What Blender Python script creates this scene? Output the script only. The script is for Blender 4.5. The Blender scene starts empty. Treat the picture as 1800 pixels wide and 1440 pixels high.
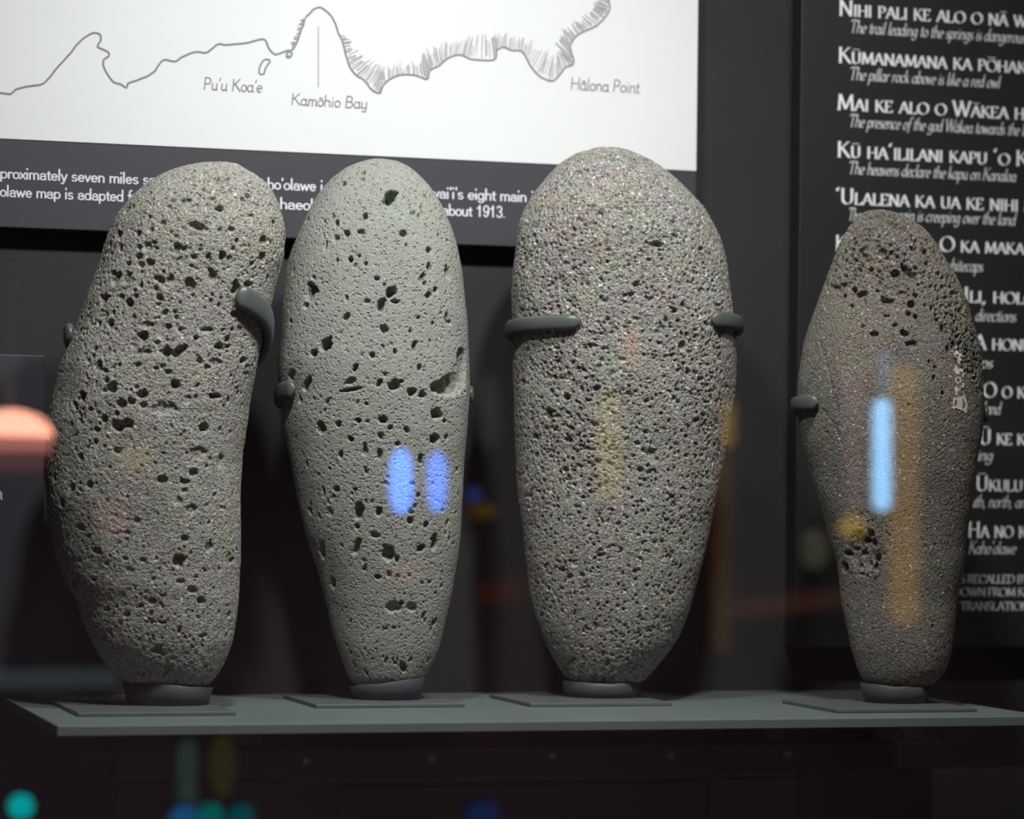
import bpy, bmesh, math, random
import numpy as np
from mathutils import Vector, Matrix

# ------------------------------------------------------------------ camera, world, lights, exposure
SC = bpy.context.scene
COL = SC.collection
FPX = 5180.0                       # focal length in pixels of an 1800 px wide frame
YAW = math.radians(16.6)
ROLL = 0.0115
SHIFT_Y = 175.5 / 1800.0
SHELF_Z = 1.10                     # top of the display shelf above the gallery floor
CAM_H = 0.1465                     # lens above the shelf top
CAM = Vector((0.0, 0.0, SHELF_Z + CAM_H))
FWD = Vector((math.sin(YAW), math.cos(YAW), 0))
R0 = Vector((math.cos(YAW), -math.sin(YAW), 0))
UP0 = Vector((0, 0, 1))
RC = R0 * math.cos(ROLL) + UP0 * math.sin(ROLL)
UC = UP0 * math.cos(ROLL) - R0 * math.sin(ROLL)

cd = bpy.data.cameras.new('camera')
cd.sensor_fit = 'HORIZONTAL'; cd.sensor_width = 36.0
cd.lens = FPX * 36.0 / 1800.0
cd.shift_y = SHIFT_Y
cd.clip_start = 0.05; cd.clip_end = 60
cd.dof.use_dof = True
cd.dof.focus_distance = 2.15
cd.dof.aperture_fstop = 4.8
cam = bpy.data.objects.new('camera', cd)
COL.objects.link(cam)
M = Matrix((RC, UC, -FWD)).transposed().to_4x4()
M.translation = CAM
cam.matrix_world = M
SC.camera = cam

W = bpy.data.worlds.new('world'); SC.world = W
W.use_nodes = True
W.node_tree.nodes['Background'].inputs[0].default_value = (0.55, 0.6, 0.75, 1)
W.node_tree.nodes['Background'].inputs[1].default_value = 0.02

vs = SC.view_settings
vs.view_transform = 'Standard'
try: vs.look = 'None'
except Exception: pass
vs.gamma = 1.0; vs.use_curve_mapping = False
vs.exposure = 0.0

def pdir(px, py):
    xc = (px - 900.0) / FPX
    yc = (720.0 - py) / FPX + SHIFT_Y * 1800.0 / FPX
    return RC * xc + UC * yc + FWD
def on_z(px, py, z):               # the ray of a photo pixel meets a horizontal plane
    d = pdir(px, py); t = (z - CAM.z) / d.z
    return CAM + d * t
def on_y(px, py, y):               # ... meets a plane parallel to the back wall
    d = pdir(px, py); t = (y - CAM.y) / d.y
    return CAM + d * t
def project(P):                    # numpy (n,3) -> pixel x, y
    d = P - np.array(CAM)
    z = d @ np.array(FWD)
    return 900 + FPX * (d @ np.array(RC)) / z, 720 + SHIFT_Y * 1800 - FPX * (d @ np.array(UC)) / z

# the plan of the case, from the corners of the shelf
sFL = on_z(107, 1276, SHELF_Z); sBL = on_z(-3, 1224, SHELF_Z)
Y_FRONT = sFL.y
Y_WALL = sBL.y + 0.004
X_LEFT = 0.5 * (sFL.x + sBL.x)
X_RIGHT = on_z(1800, 1252, SHELF_Z).x
Y_GLASS = Y_FRONT - 0.44
Z_CEIL = 2.45
DECK_Z = 0.86

def lamp_light(name, loc, target, power, col, size):
    ld = bpy.data.lights.new(name, 'AREA'); ld.shape = 'DISK'; ld.size = size
    ld.energy = power; ld.color = col
    ld.spread = math.radians(110)
    o = bpy.data.objects.new(name, ld); COL.objects.link(o)
    o.location = loc
    o.rotation_euler = (Vector(target) - Vector(loc)).to_track_quat('-Z', 'Y').to_euler()
    return o
XM = 0.5 * (X_LEFT + X_RIGHT)
LAMPS = [  # x, y, z, target x, power, colour
    (X_LEFT + 0.08, Y_FRONT - 0.34, SHELF_Z + 0.91, X_LEFT + 0.20, 2.4, (.98, 1.0, 0.95)),
    (X_LEFT + 0.40, Y_FRONT - 0.34, SHELF_Z + 0.91, X_LEFT + 0.38, 3.05, (.985, 1.0, 0.965)),
    (X_LEFT + 0.74, Y_FRONT - 0.34, SHELF_Z + 0.91, X_LEFT + 0.60, .60, (1.0, 0.95, 0.88)),
]

# unseen fill lights added behind the camera to lift shadows and veil the glass
for gx, gy, gp, gc in ((0.2, -1.2, 38.0, (1.0, .70, .76)), (1.9, -2.2, 30.0, (1.0, .68, .70)), (-.9, -2.4, 34.0, (.80, .82, 1.0))):
    lamp_light('gallery_fill', (gx, gy, Z_CEIL - .03), (gx, gy - .6, 0), gp, gc, .30)

# ------------------------------------------------------------------ helpers
def link(o, parent=None):
    COL.objects.link(o)
    if parent is not None:
        o.parent = parent
        o.matrix_parent_inverse = Matrix.Identity(4)
    return o
def tag(o, label=None, cat=None, group=None, kind=None):
    if label: o['label'] = label
    if cat: o['category'] = cat
    if group: o['group'] = group
    if kind: o['kind'] = kind
    return o
def empty(name, loc=(0, 0, 0)):
    o = bpy.data.objects.new(name, None); o.empty_display_size = 0.05
    COL.objects.link(o); o.location = loc
    return o
def mesh_obj(name, verts, faces, mat, parent=None, smooth=False):
    """verts are world positions; a parent's location is taken off."""
    off = Vector(parent.location) if parent is not None else Vector((0, 0, 0))
    if parent is not None and parent.parent is not None: off = off + Vector(parent.parent.location)
    me = bpy.data.meshes.new(name)
    me.from_pydata([tuple(Vector(v) - off) for v in verts], [], faces)
    if mat: me.materials.append(mat)
    if smooth:
        me.polygons.foreach_set('use_smooth', [True] * len(me.polygons))
    me.update()
    return link(bpy.data.objects.new(name, me), parent)
def bm_obj(name, bm, mat, parent=None, smooth=False):
    off = Vector(parent.location) if parent is not None else Vector((0, 0, 0))
    if parent is not None and parent.parent is not None: off = off + Vector(parent.parent.location)
    bmesh.ops.translate(bm, verts=bm.verts, vec=-off)
    me = bpy.data.meshes.new(name); bm.to_mesh(me); bm.free()
    if mat: me.materials.append(mat)
    if smooth: me.polygons.foreach_set('use_smooth', [True] * len(me.polygons))
    me.update()
    return link(bpy.data.objects.new(name, me), parent)
def box(name, lo, hi, mat, parent=None, bevel=0.0):
    bm = bmesh.new()
    bmesh.ops.create_cube(bm, size=1)
    for v in bm.verts:
        v.co = Vector([lo[k] + (v.co[k] + .5) * (hi[k] - lo[k]) for k in range(3)])
    if bevel:
        bmesh.ops.bevel(bm, geom=bm.edges[:] , offset=bevel, segments=2, affect='EDGES', profile=.5)
    return bm_obj(name, bm, mat, parent)
def prism(name, pts, z0, z1, mat, parent=None, bevel=0.0):
    bm = bmesh.new()
    a = [bm.verts.new((p[0], p[1], z0)) for p in pts]
    b = [bm.verts.new((p[0], p[1], z1)) for p in pts]
    n = len(pts)
    bm.faces.new(a[::-1]); bm.faces.new(b)
    for i in range(n): bm.faces.new((a[i], a[(i+1) % n], b[(i+1) % n], b[i]))
    bmesh.ops.recalc_face_normals(bm, faces=bm.faces[:])
    if bevel: bmesh.ops.bevel(bm, geom=bm.edges[:], offset=bevel, segments=2, affect='EDGES', profile=.5)
    return bm_obj(name, bm, mat, parent)
def tube(name, path, rad, mat, parent=None, seg=14, cap=True):
    """path points with a radius each."""
    vs_, fs = [], []
    n = len(path)
    for i, p in enumerate(path):
        p = Vector(p)
        t = (Vector(path[min(i+1, n-1)]) - Vector(path[max(i-1, 0)])).normalized()
        a = t.cross(Vector((0, 0, 1)))
        if a.length < 1e-3: a = t.cross(Vector((1, 0, 0)))
        a.normalize(); b = t.cross(a)
        r = rad[i] if hasattr(rad, '__len__') else rad
        for k in range(seg):
            an = 2 * math.pi * k / seg
            vs_.append(p + (a * math.cos(an) + b * math.sin(an)) * r)
    for i in range(n-1):
        for k in range(seg):
            k2 = (k+1) % seg
            fs.append((i*seg+k, i*seg+k2, (i+1)*seg+k2, (i+1)*seg+k))
    if cap:
        fs.append(tuple(range(seg))[::-1]); fs.append(tuple((n-1)*seg + k for k in range(seg)))
    return mesh_obj(name, vs_, fs, mat, parent, smooth=True)

# ---- materials
def new_mat(name):
    m = bpy.data.materials.new(name); m.use_nodes = True
    nt = m.node_tree
    return m, nt, nt.nodes['Principled BSDF']
def N(nt, typ, **kw):
    n = nt.nodes.new(typ)
    for k, v in kw.items():
        if k in n.inputs: n.inputs[k].default_value = v
        else: setattr(n, k, v)
    return n
def matte(name, col, rough=.7, var=.15, scale=40, bump=.0, bscale=300, metal=0.0, spec=.4):
    m, nt, b = new_mat(name)
    tc = N(nt, 'ShaderNodeTexCoord')
    nz = N(nt, 'ShaderNodeTexNoise'); nz.inputs['Scale'].default_value = scale; nz.inputs['Detail'].default_value = 5
    nt.links.new(tc.outputs['Object'], nz.inputs['Vector'])
    rp = N(nt, 'ShaderNodeValToRGB')
    rp.color_ramp.elements[0].position = .3; rp.color_ramp.elements[1].position = .7
    rp.color_ramp.elements[0].color = tuple(c * (1 - var) for c in col) + (1,)
    rp.color_ramp.elements[1].color = tuple(min(1, c * (1 + var)) for c in col) + (1,)
    nt.links.new(nz.outputs['Fac'], rp.inputs['Fac'])
    nt.links.new(rp.outputs['Color'], b.inputs['Base Color'])
    b.inputs['Roughness'].default_value = rough; b.inputs['Metallic'].default_value = metal
    b.inputs['Specular IOR Level'].default_value = spec
    if bump:
        n2 = N(nt, 'ShaderNodeTexNoise'); n2.inputs['Scale'].default_value = bscale; n2.inputs['Detail'].default_value = 3
        nt.links.new(tc.outputs['Object'], n2.inputs['Vector'])
        bp = N(nt, 'ShaderNodeBump'); bp.inputs['Strength'].default_value = bump; bp.inputs['Distance'].default_value = .001
        nt.links.new(n2.outputs['Fac'], bp.inputs['Height']); nt.links.new(bp.outputs['Normal'], b.inputs['Normal'])
    return m
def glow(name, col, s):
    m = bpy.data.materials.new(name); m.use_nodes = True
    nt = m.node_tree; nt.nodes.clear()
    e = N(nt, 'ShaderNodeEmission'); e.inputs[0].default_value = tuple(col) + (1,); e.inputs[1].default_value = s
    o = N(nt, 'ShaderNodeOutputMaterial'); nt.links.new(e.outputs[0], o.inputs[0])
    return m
def glass_mat():
    m = bpy.data.materials.new('case_glass'); m.use_nodes = True
    nt = m.node_tree; nt.nodes.clear()
    ge = N(nt, 'ShaderNodeNewGeometry')
    ior = N(nt, 'ShaderNodeMapRange')          # the pane's far face is met from inside: keep one index for both
    ior.inputs['To Min'].default_value = 1.5; ior.inputs['To Max'].default_value = 1 / 1.5
    nt.links.new(ge.outputs['Backfacing'], ior.inputs['Value'])
    fr = N(nt, 'ShaderNodeFresnel'); nt.links.new(ior.outputs['Result'], fr.inputs['IOR'])
    tr = N(nt, 'ShaderNodeBsdfTransparent'); tr.inputs[0].default_value = (.985, .995, .99, 1)
    gl = N(nt, 'ShaderNodeBsdfGlossy'); gl.inputs['Roughness'].default_value = 0.0
    mx = N(nt, 'ShaderNodeMixShader')
    nt.links.new(fr.outputs[0], mx.inputs[0]); nt.links.new(tr.outputs[0], mx.inputs[1]); nt.links.new(gl.outputs[0], mx.inputs[2])
    o = N(nt, 'ShaderNodeOutputMaterial'); nt.links.new(mx.outputs[0], o.inputs[0])
    return m

MAT = dict(
    wall=matte('charcoal_wall', (.019, .0165, .0195), .75, .12, 9, .25, 500),
    panel_dark=matte('charcoal_print', (.036, .034, .046), .55, .05, 6),
    panel_black=matte('black_print', (.0145, .016, .0165), .5, .08, 6),
    panel_edge=matte('panel_edge', (.05, .05, .065), .4, .05, 20),
    paper=matte('map_paper', (.66, .66, .68), .6, .02, 5),
    ink=matte('grey_ink', (.21, .205, .21), .8, .05, 50),
    hatch=matte('pale_grey_ink', (.38, .37, .38), .8, .08, 90),
    letter=matte('white_lettering', (.66, .65, .72), .7, .03, 50),
    letter2=matte('pale_grey_lettering', (.68, .68, .68), .7, .03, 50),
    letter3=matte('bright_white_lettering', (.88, .88, .90), .7, .03, 50),
    shelf=matte('grey_green_shelf', (.105, .127, .123), .45, .06, 14, .12, 900),
    plate=matte('grey_painted_plate', (.085, .095, .098), .38, .08, 30, .1, 800),
    cup=matte('dark_cup', (.045, .049, .056), .5, .12, 60, .2, 500),
    pad=matte('grey_clip_coating', (.072, .080, .076), .36, .06, 60),
    rail=matte('black_rail', (.020, .019, .020), .5, .15, 30),
    board=matte('dark_board', (.055, .052, .058), .6, .1, 10),
    board2=matte('dark_board_lighter', (.095, .086, .098), .6, .1, 10),
    steel=matte('screw_steel', (.30, .29, .30), .4, .2, 200, metal=.3),
    housing=matte('lamp_housing', (.02, .02, .02), .5, .1, 30),
    gfloor=matte('gallery_floor', (.10, .10, .11), .6, .2, 5),
    gwall=matte('gallery_wall', (.235, .205, .225), .85, .25, 2),
    gceil=matte('gallery_ceiling', (.02, .02, .022), .9, .1, 5),
    glass=glass_mat(),
)

# ------------------------------------------------------------------ the setting
XA, XB, YA = -2.6, 3.6, -4.2
tag(box('wall_back', (XA, Y_WALL, 0), (XB, Y_WALL + .1, Z_CEIL), MAT['wall']), 'dark charcoal back wall of the display case', kind='structure')
tag(box('floor', (XA, YA, -.08), (XB, Y_WALL, 0), MAT['gfloor']), 'dark gallery floor in front of the case', kind='structure')
tag(box('ceiling', (XA, YA, Z_CEIL), (XB, Y_WALL, Z_CEIL + .08), MAT['gceil']), 'black ceiling', kind='structure')
tag(box('wall_left', (XA - .1, YA, 0), (XA, Y_WALL, Z_CEIL), MAT['gwall']), 'dim maroon gallery wall on the left', kind='structure')
tag(box('wall_right', (XB, YA, 0), (XB + .1, Y_WALL, Z_CEIL), MAT['gwall']), 'dim maroon gallery wall on the right', kind='structure')
tag(box('wall_front', (XA, YA - .1, 0), (XB, YA, Z_CEIL), MAT['gwall']), 'dim maroon gallery wall opposite the case', kind='structure')
tag(box('trim_1', (XA, Y_GLASS - .02, 0), (XB, Y_WALL, DECK_Z), MAT['board']), 'dark plinth under the display case', kind='structure')
tag(box('window_1', (XA, Y_GLASS, DECK_Z), (XB, Y_GLASS + .006, Z_CEIL), MAT['glass']), 'clear glass front of the display case', kind='structure')

wall = bpy.data.objects['wall_back']
# dark boards and a ledge on the wall under the shelf
def wall_box(name, x0, y0, x1, y1, off0, off1, mat, parent=None, bevel=0.0):
    """A box on the back wall; pixel corners on its front face."""
    a = on_y(x0, y0, Y_WALL - off1); b = on_y(x1, y1, Y_WALL - off1)
    return box(name, (a.x, Y_WALL - off1, b.z), (b.x, Y_WALL - off0, a.z), mat, parent, bevel)

def lower_boards():
    for x0, y0, x1, t, m in ((205, 1378, 463, .010, 'board'), (467, 1378, 594, .004, 'rail'), (597, 1386, 1243, .008, 'board'),
                             (1247, 1370, 1401, .014, 'board2'), (1405, 1356, 1900, .006, 'board')):
        wall_box('board', x0, y0, x1, 1600, 0.0, t, MAT[m], wall, .001)
    a = on_y(508, 1369, Y_WALL - .022); b = on_y(1402, 1359, Y_WALL - .022)
    box('ledge', (a.x, Y_WALL - .022, a.z - .0045), (b.x, Y_WALL, a.z), MAT['board2'], wall, .001)
lower_boards()

# ------------------------------------------------------------------ display shelf
shelf = empty('display_shelf', ((X_LEFT + X_RIGHT) / 2, (Y_FRONT + Y_WALL) / 2, SHELF_Z))
tag(shelf, 'long grey-green shelf carrying the four stones on their mounts', 'shelf')
SH_T = .0075
box('shelf_board', (X_LEFT, Y_FRONT, SHELF_Z - SH_T), (X_RIGHT, Y_WALL - .001, SHELF_Z), MAT['shelf'], shelf, .0009)
rail = wall_box('support_rail', 203, 1321, 1668, 1352, .0, .040, MAT['rail'], shelf, .0012)
wall_box('rail_end', 140, 1322, 203, 1340, .0, .034, MAT['rail'], shelf, .001)
# two arms join rail and board
for fx in (.22, .78):
    x = X_LEFT + fx * (X_RIGHT - X_LEFT)
    box('bracket_arm', (x - .008, Y_WALL - .17, SHELF_Z - SH_T - .018), (x + .008, Y_WALL - .002, SHELF_Z - SH_T), MAT['rail'], shelf, .001)
for px, py in ((538, 1338), (760, 1334), (970, 1331), (1180, 1328), (1385, 1326)):
    c = on_y(px, py, Y_WALL - .041)
    bm = bmesh.new()
    bmesh.ops.create_cone(bm, cap_ends=True, segments=20, radius1=.0042, radius2=.0032, depth=.0022)
    bmesh.ops.inset_region(bm, faces=[f for f in bm.faces if len(f.verts) > 4 and f.normal.z > .5], thickness=.0013, depth=-.0012)
    bmesh.ops.rotate(bm, verts=bm.verts, cent=(0, 0, 0), matrix=Matrix.Rotation(math.radians(90), 3, 'X'))
    bmesh.ops.translate(bm, verts=bm.verts, vec=c)
    bm_obj('screw', bm, MAT['steel'], rail)

# ------------------------------------------------------------------ stones
class Noise3:
    def __init__(s, seed):
        s.t = np.random.default_rng(seed).random((32, 32, 32)).astype(np.float32)
    def __call__(s, P):
        f = np.floor(P).astype(np.int64); r = P - f; r = r * r * (3 - 2 * r)
        i = f & 31; j = (f + 1) & 31
        x0, y0, z0 = i[..., 0], i[..., 1], i[..., 2]; x1, y1, z1 = j[..., 0], j[..., 1], j[..., 2]
        rx, ry, rz = r[..., 0], r[..., 1], r[..., 2]; t = s.t
        a = t[x0, y0, z0] * (1 - rx) + t[x1, y0, z0] * rx
        b = t[x0, y1, z0] * (1 - rx) + t[x1, y1, z0] * rx
        c = t[x0, y0, z1] * (1 - rx) + t[x1, y0, z1] * rx
        d = t[x0, y1, z1] * (1 - rx) + t[x1, y1, z1] * rx
        return ((a * (1 - ry) + b * ry) * (1 - rz) + (c * (1 - ry) + d * ry) * rz) * 2 - 1

def sm(x, a, b):
    t = np.clip((x - a) / (b - a), 0, 1); return t * t * (3 - 2 * t)

ROWS, CF, CB = 630, 350, 100
class Stone:
    """Outline (left and right contour, in photo pixels) turned into real size at the stone's own distance."""
    def __init__(s, foot, left, right, depth=.8, expo=2.25, seed=1):
        s.c = on_z(foot[0], foot[1], SHELF_Z + .003)
        d = s.c - CAM; s.v = Vector((d.x, d.y, 0)).normalized(); s.u = Vector((s.v.y, -s.v.x, 0))
        s.Z = d.dot(FWD); s.mpp = s.Z / FPX
        L = np.array(left, float); R = np.array(right, float)
        def cv(A):
            out = []
            for px, py in A:
                dr = pdir(px, py); t = (s.c - CAM).dot(s.v) / dr.dot(s.v)
                q = CAM + dr * t - s.c
                out.append((q.dot(s.u), q.z))
            return np.array(out)
        L, R = cv(L), cv(R)
        s.wt = max(L[:, 1].max(), R[:, 1].max()); s.wb = min(L[:, 1].min(), R[:, 1].min())
        sv = lambda z: np.arccos(np.clip(1 - 2 * (z - s.wb) / (s.wt - s.wb), -1, 1)) / np.pi
        q = np.linspace(0, 1, 1200)
        def itp(A):
            k = sv(A[:, 1]); o = np.argsort(k, kind='stable')
            y = np.interp(q, k[o], A[o, 0])
            ker = np.hanning(37); ker /= ker.sum()
            yp = np.concatenate([2 * y[0] - y[18:0:-1], y, 2 * y[-1] - y[-2:-20:-1]])
            return np.convolve(yp, ker, 'valid')
        l, r = itp(L), itp(R)
        z = s.wb + (s.wt - s.wb) * (1 - np.cos(np.pi * q)) / 2
        hw = np.maximum((r - l) / 2, 1e-5); cu = (l + r) / 2
        hw[0] = hw[-1] = 1e-5
        arc = np.concatenate([[0], np.cumsum(np.hypot(np.diff(z), np.diff(hw)))])
        qq = np.interp(np.linspace(0, arc[-1], ROWS), arc, q)
        s.z = np.interp(qq, q, z); s.hw = np.interp(qq, q, hw); s.cu = np.interp(qq, q, cu)
        s.hd = s.hw * depth; s.depth = depth; s.expo = expo
        s.rng = np.random.default_rng(seed); s.seed = seed
        # columns: dense on the front, sparse behind; angle 0 = right, 90 = front, 180 = left
        s.th = np.concatenate([np.linspace(math.radians(-14), math.radians(194), CF, endpoint=False),
                               np.linspace(math.radians(194), math.radians(346), CB, endpoint=False)])
        s.build_base()
    def section(s, th, z):
        """Outer surface in (u, v) at an angle and a height."""
        hw = np.interp(z, s.z, s.hw); cu = np.interp(z, s.z, s.cu)
        ct, st = np.cos(th), np.sin(th); e = 2 / s.expo
        return cu + hw * np.sign(ct) * np.abs(ct) ** e, -hw * s.depth * np.sign(st) * np.abs(st) ** e
    def world(s, u, v, z):
        return s.c + s.u * float(u) + s.v * float(v) + Vector((0, 0, float(z)))
    def build_base(s):
        ct, st = np.cos(s.th), np.sin(s.th); e = 2 / s.expo
        ct = np.sign(ct) * np.abs(ct) ** e; st = np.sign(st) * np.abs(st) ** e
        U = s.cu[:, None] + s.hw[:, None] * ct[None]; V = -s.hd[:, None] * st[None]
        Zz = np.repeat(s.z[:, None], len(s.th), 1)
        P = np.stack([U, V, Zz], -1)            # local: u, v, up
        n1 = Noise3(s.seed + 50)
        rad = P - np.stack([s.cu, 0 * s.cu, s.z], -1)[:, None, :]
        k = 1 + .020 * n1(P / .060) + .010 * n1(P / .025 + 7)
        P = P - rad + rad * k[..., None]
        s.P = P
        dR = np.gradient(P, axis=0)
        dC = (np.roll(P, -1, 1) - np.roll(P, 1, 1)) / 2
        n = np.cross(dC, dR); ln = np.linalg.norm(n, axis=-1, keepdims=True)
        n = n / np.maximum(ln, 1e-12)
        if (n[ROWS // 2, CF // 2, 1]) > 0: n = -n
        n[0] = (0, 0, -1); n[-1] = (0, 0, 1)
        s.n = n; s.area = ln[..., 0]
        s.dR = np.linalg.norm(dR, axis=-1); s.dC = np.linalg.norm(dC, axis=-1)
        tc = dC / np.maximum(s.dC[..., None], 1e-9); s.tc = -tc      # towards +u on the front
        s.tr = np.cross(n, s.tc); s.tr *= np.sign(s.tr[..., 2:3] + 1e-9)
        wv = np.array(s.u)[None, None] * P[..., :1] + np.array(s.v)[None, None] * P[..., 1:2] + np.array([0, 0, 1.])[None, None] * P[..., 2:3] + np.array(s.c)
        s.px, s.py = project(wv.reshape(-1, 3)); s.px = s.px.reshape(P.shape[:2]); s.py = s.py.reshape(P.shape[:2])
        cl = np.array([np.dot(np.array(CAM - s.c), np.array(a)) for a in (s.u, s.v, UP0)])
        s.front = ((cl - P) * n).sum(-1) > 0
        s.warp2 = Noise3(s.seed + 6)(P / (7 * s.mpp)); s.disp = np.zeros(P.shape[:2]); s.warp = Noise3(s.seed + 3)(P / (9 * s.mpp)) + .5 * Noise3(s.seed + 4)(P / (4.5 * s.mpp))
    def at(s, px, py):
        d = (s.px - px) ** 2 + (s.py - py) ** 2 + np.where(s.front, 0, 1e9)
        return np.unravel_index(np.argmin(d), d.shape)
    def pit(s, i, j, ra, rb, ang=0, dep=None, edge=.34, rag=.36):
        """An elliptic hollow cut along the surface normal; radii in metres."""
        if dep is None: dep = 1.6 * min(ra, rb)
        rm = 1.35 * max(ra, rb)
        di = int(rm / max(s.dR[i, j], 1e-5)) + 2; dj = int(rm / max(s.dC[i, j], 2e-5)) + 2
        dj = min(dj, len(s.th) // 2 - 1)
        i0, i1 = max(1, i - di), min(ROWS - 1, i + di + 1)
        jj = np.arange(j - dj, j + dj + 1) % len(s.th)
        sl = np.ix_(np.arange(i0, i1), jj)
        D = s.P[sl] - s.P[i, j]
        a = D @ s.tc[i, j]; b = D @ s.tr[i, j]; h = D @ s.n[i, j]
        ca, sa = math.cos(ang), math.sin(ang)
        r = np.sqrt(((a * ca + b * sa) / ra) ** 2 + ((b * ca - a * sa) / rb) ** 2 + (h / (2 * max(ra, rb))) ** 2)
        r = r * (1 + rag * s.warp[sl])
        pr = (1 - sm(r, 1 - edge, 1.0)) * (0.70 + 0.30 * np.clip(1 - r * r, 0, 1)) * (1 + .22 * s.warp2[sl])
        s.disp[sl] = np.maximum(s.disp[sl], dep * pr)
    def pits_px(s, lst, sc, ox, oy, grow=1.0, dk=1.0):
        for q in lst:
            x, y, a, b = q[:4]; ang = math.radians(q[4]) if len(q) > 4 else 0
            k = q[5] if len(q) > 5 else 1.0
            i, j = s.at(ox + x / sc, oy + y / sc)
            ra, rb = a / sc * s.mpp * grow * 1.14, b / sc * s.mpp * grow * 1.14
            k *= .62 + .62 * s.rng.random()
            s.pit(i, j, max(ra, 1.8 * s.mpp), max(rb, 1.8 * s.mpp), ang, 1.75 * k * dk * max(min(ra, rb), .5 * max(ra, rb)))
    def random_pits(s, n, r0, r1, mask=None, dk=1.0, power=2.0, elong=1.6, vert=False):
        w = s.area.copy() * np.where(s.front, 1, .35)
        if mask is not None: w = w * mask
        cw = np.cumsum(w.ravel()); pick = np.searchsorted(cw, s.rng.random(n) * cw[-1])
        for t in pick:
            i, j = np.unravel_index(min(t, w.size - 1), w.shape)
            r = (r0 + (r1 - r0) * s.rng.random() ** power) * s.mpp
            e = 1 + (elong - 1) * s.rng.random()
            an = s.rng.normal(1.4, .4) if vert else s.rng.random() * math.pi
            s.pit(i, j, r * math.sqrt(e), r / math.sqrt(e), an, dk * r * (0.8 + .5 * s.rng.random()), edge=.45)
    def groove(s, pts, wpx, dpx):
        pts = np.array(pts, float)
        for k in range(len(pts) - 1):
            n = int(np.hypot(*(pts[k+1] - pts[k])) / (wpx * .8)) + 1
            for t in np.linspace(0, 1, n, endpoint=False):
                x, y = pts[k] * (1 - t) + pts[k+1] * t
                i, j = s.at(x, y); s.pit(i, j, wpx * s.mpp, wpx * s.mpp, 0, dpx * s.mpp, edge=.8, rag=.5)
    def finish(s, name, mat, rough, label, group):
        """rough: list of (wavelength px, amplitude px, kind)."""
        P = s.P - s.n * s.disp[..., None]
        amp = np.zeros(s.disp.shape)
        for k, (wl, a, kind) in enumerate(rough):
            v = Noise3(s.seed * 7 + k)(s.P / (wl * s.mpp) + 3.3 * k)
            if kind == 'r': v = 1 - 2.6 * np.abs(v)          # crumbly ridges
            if kind == 'p': v = -np.clip(np.abs(v) - .35, 0, 1) * 3   # small sunken spots
            amp += a * s.mpp * v
        amp[0] = amp[-1] = 0
        P = P + s.n * amp[..., None]
        X = np.array(s.u)[None, None] * P[..., :1] + np.array(s.v)[None, None] * P[..., 1:2] + np.array([0, 0, 1.])[None, None] * P[..., 2:3]
        nc = len(s.th)
        body = X[1:-1].reshape(-1, 3)
        vb = X[0].mean(0); vt = X[-1].mean(0)
        V = np.concatenate([body, vb[None], vt[None]]).astype(np.float32)
        nr = ROWS - 2
        a = np.arange(nr - 1)[:, None] * nc + np.arange(nc)[None]; b = np.arange(nr - 1)[:, None] * nc + (np.arange(nc)[None] + 1) % nc
        quads = np.stack([a, a + nc, b + nc, b], -1).reshape(-1, 4)
        k = np.arange(nc); ib, it = nr * nc, nr * nc + 1
        tb = np.stack([np.full(nc, ib), k, (k + 1) % nc], -1)
        tt = np.stack([np.full(nc, it), (nr - 1) * nc + (k + 1) % nc, (nr - 1) * nc + k], -1)
        # outward orientation
        lv = np.concatenate([quads.ravel(), tb.ravel(), tt.ravel()]).astype(np.int32)
        tot = np.concatenate([np.full(len(quads), 4), np.full(2 * nc, 3)]).astype(np.int32)
        st = np.concatenate([[0], np.cumsum(tot)[:-1]]).astype(np.int32)
        me = bpy.data.meshes.new(name)
        me.vertices.add(len(V)); me.vertices.foreach_set('co', V.ravel())
        me.loops.add(len(lv)); me.loops.foreach_set('vertex_index', lv)
        me.polygons.add(len(tot)); me.polygons.foreach_set('loop_start', st); me.polygons.foreach_set('loop_total', tot)
        me.polygons.foreach_set('use_smooth', np.ones(len(tot), dtype=bool))
        me.materials.append(mat)
        me.update(calc_edges=True); me.validate()
        q = quads[len(quads) // 2 + CF // 2 - 0]
        o = bpy.data.objects.new(name, me); COL.objects.link(o); o.location = s.c
        # outward normals
        pol = me.polygons[(nr // 2) * nc + CF // 2]
        if pol.normal.dot(s.v) > 0: me.flip_normals()
        tag(o, label, 'stone', group)
        s.final = X; s.obj = o
        return o

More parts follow.
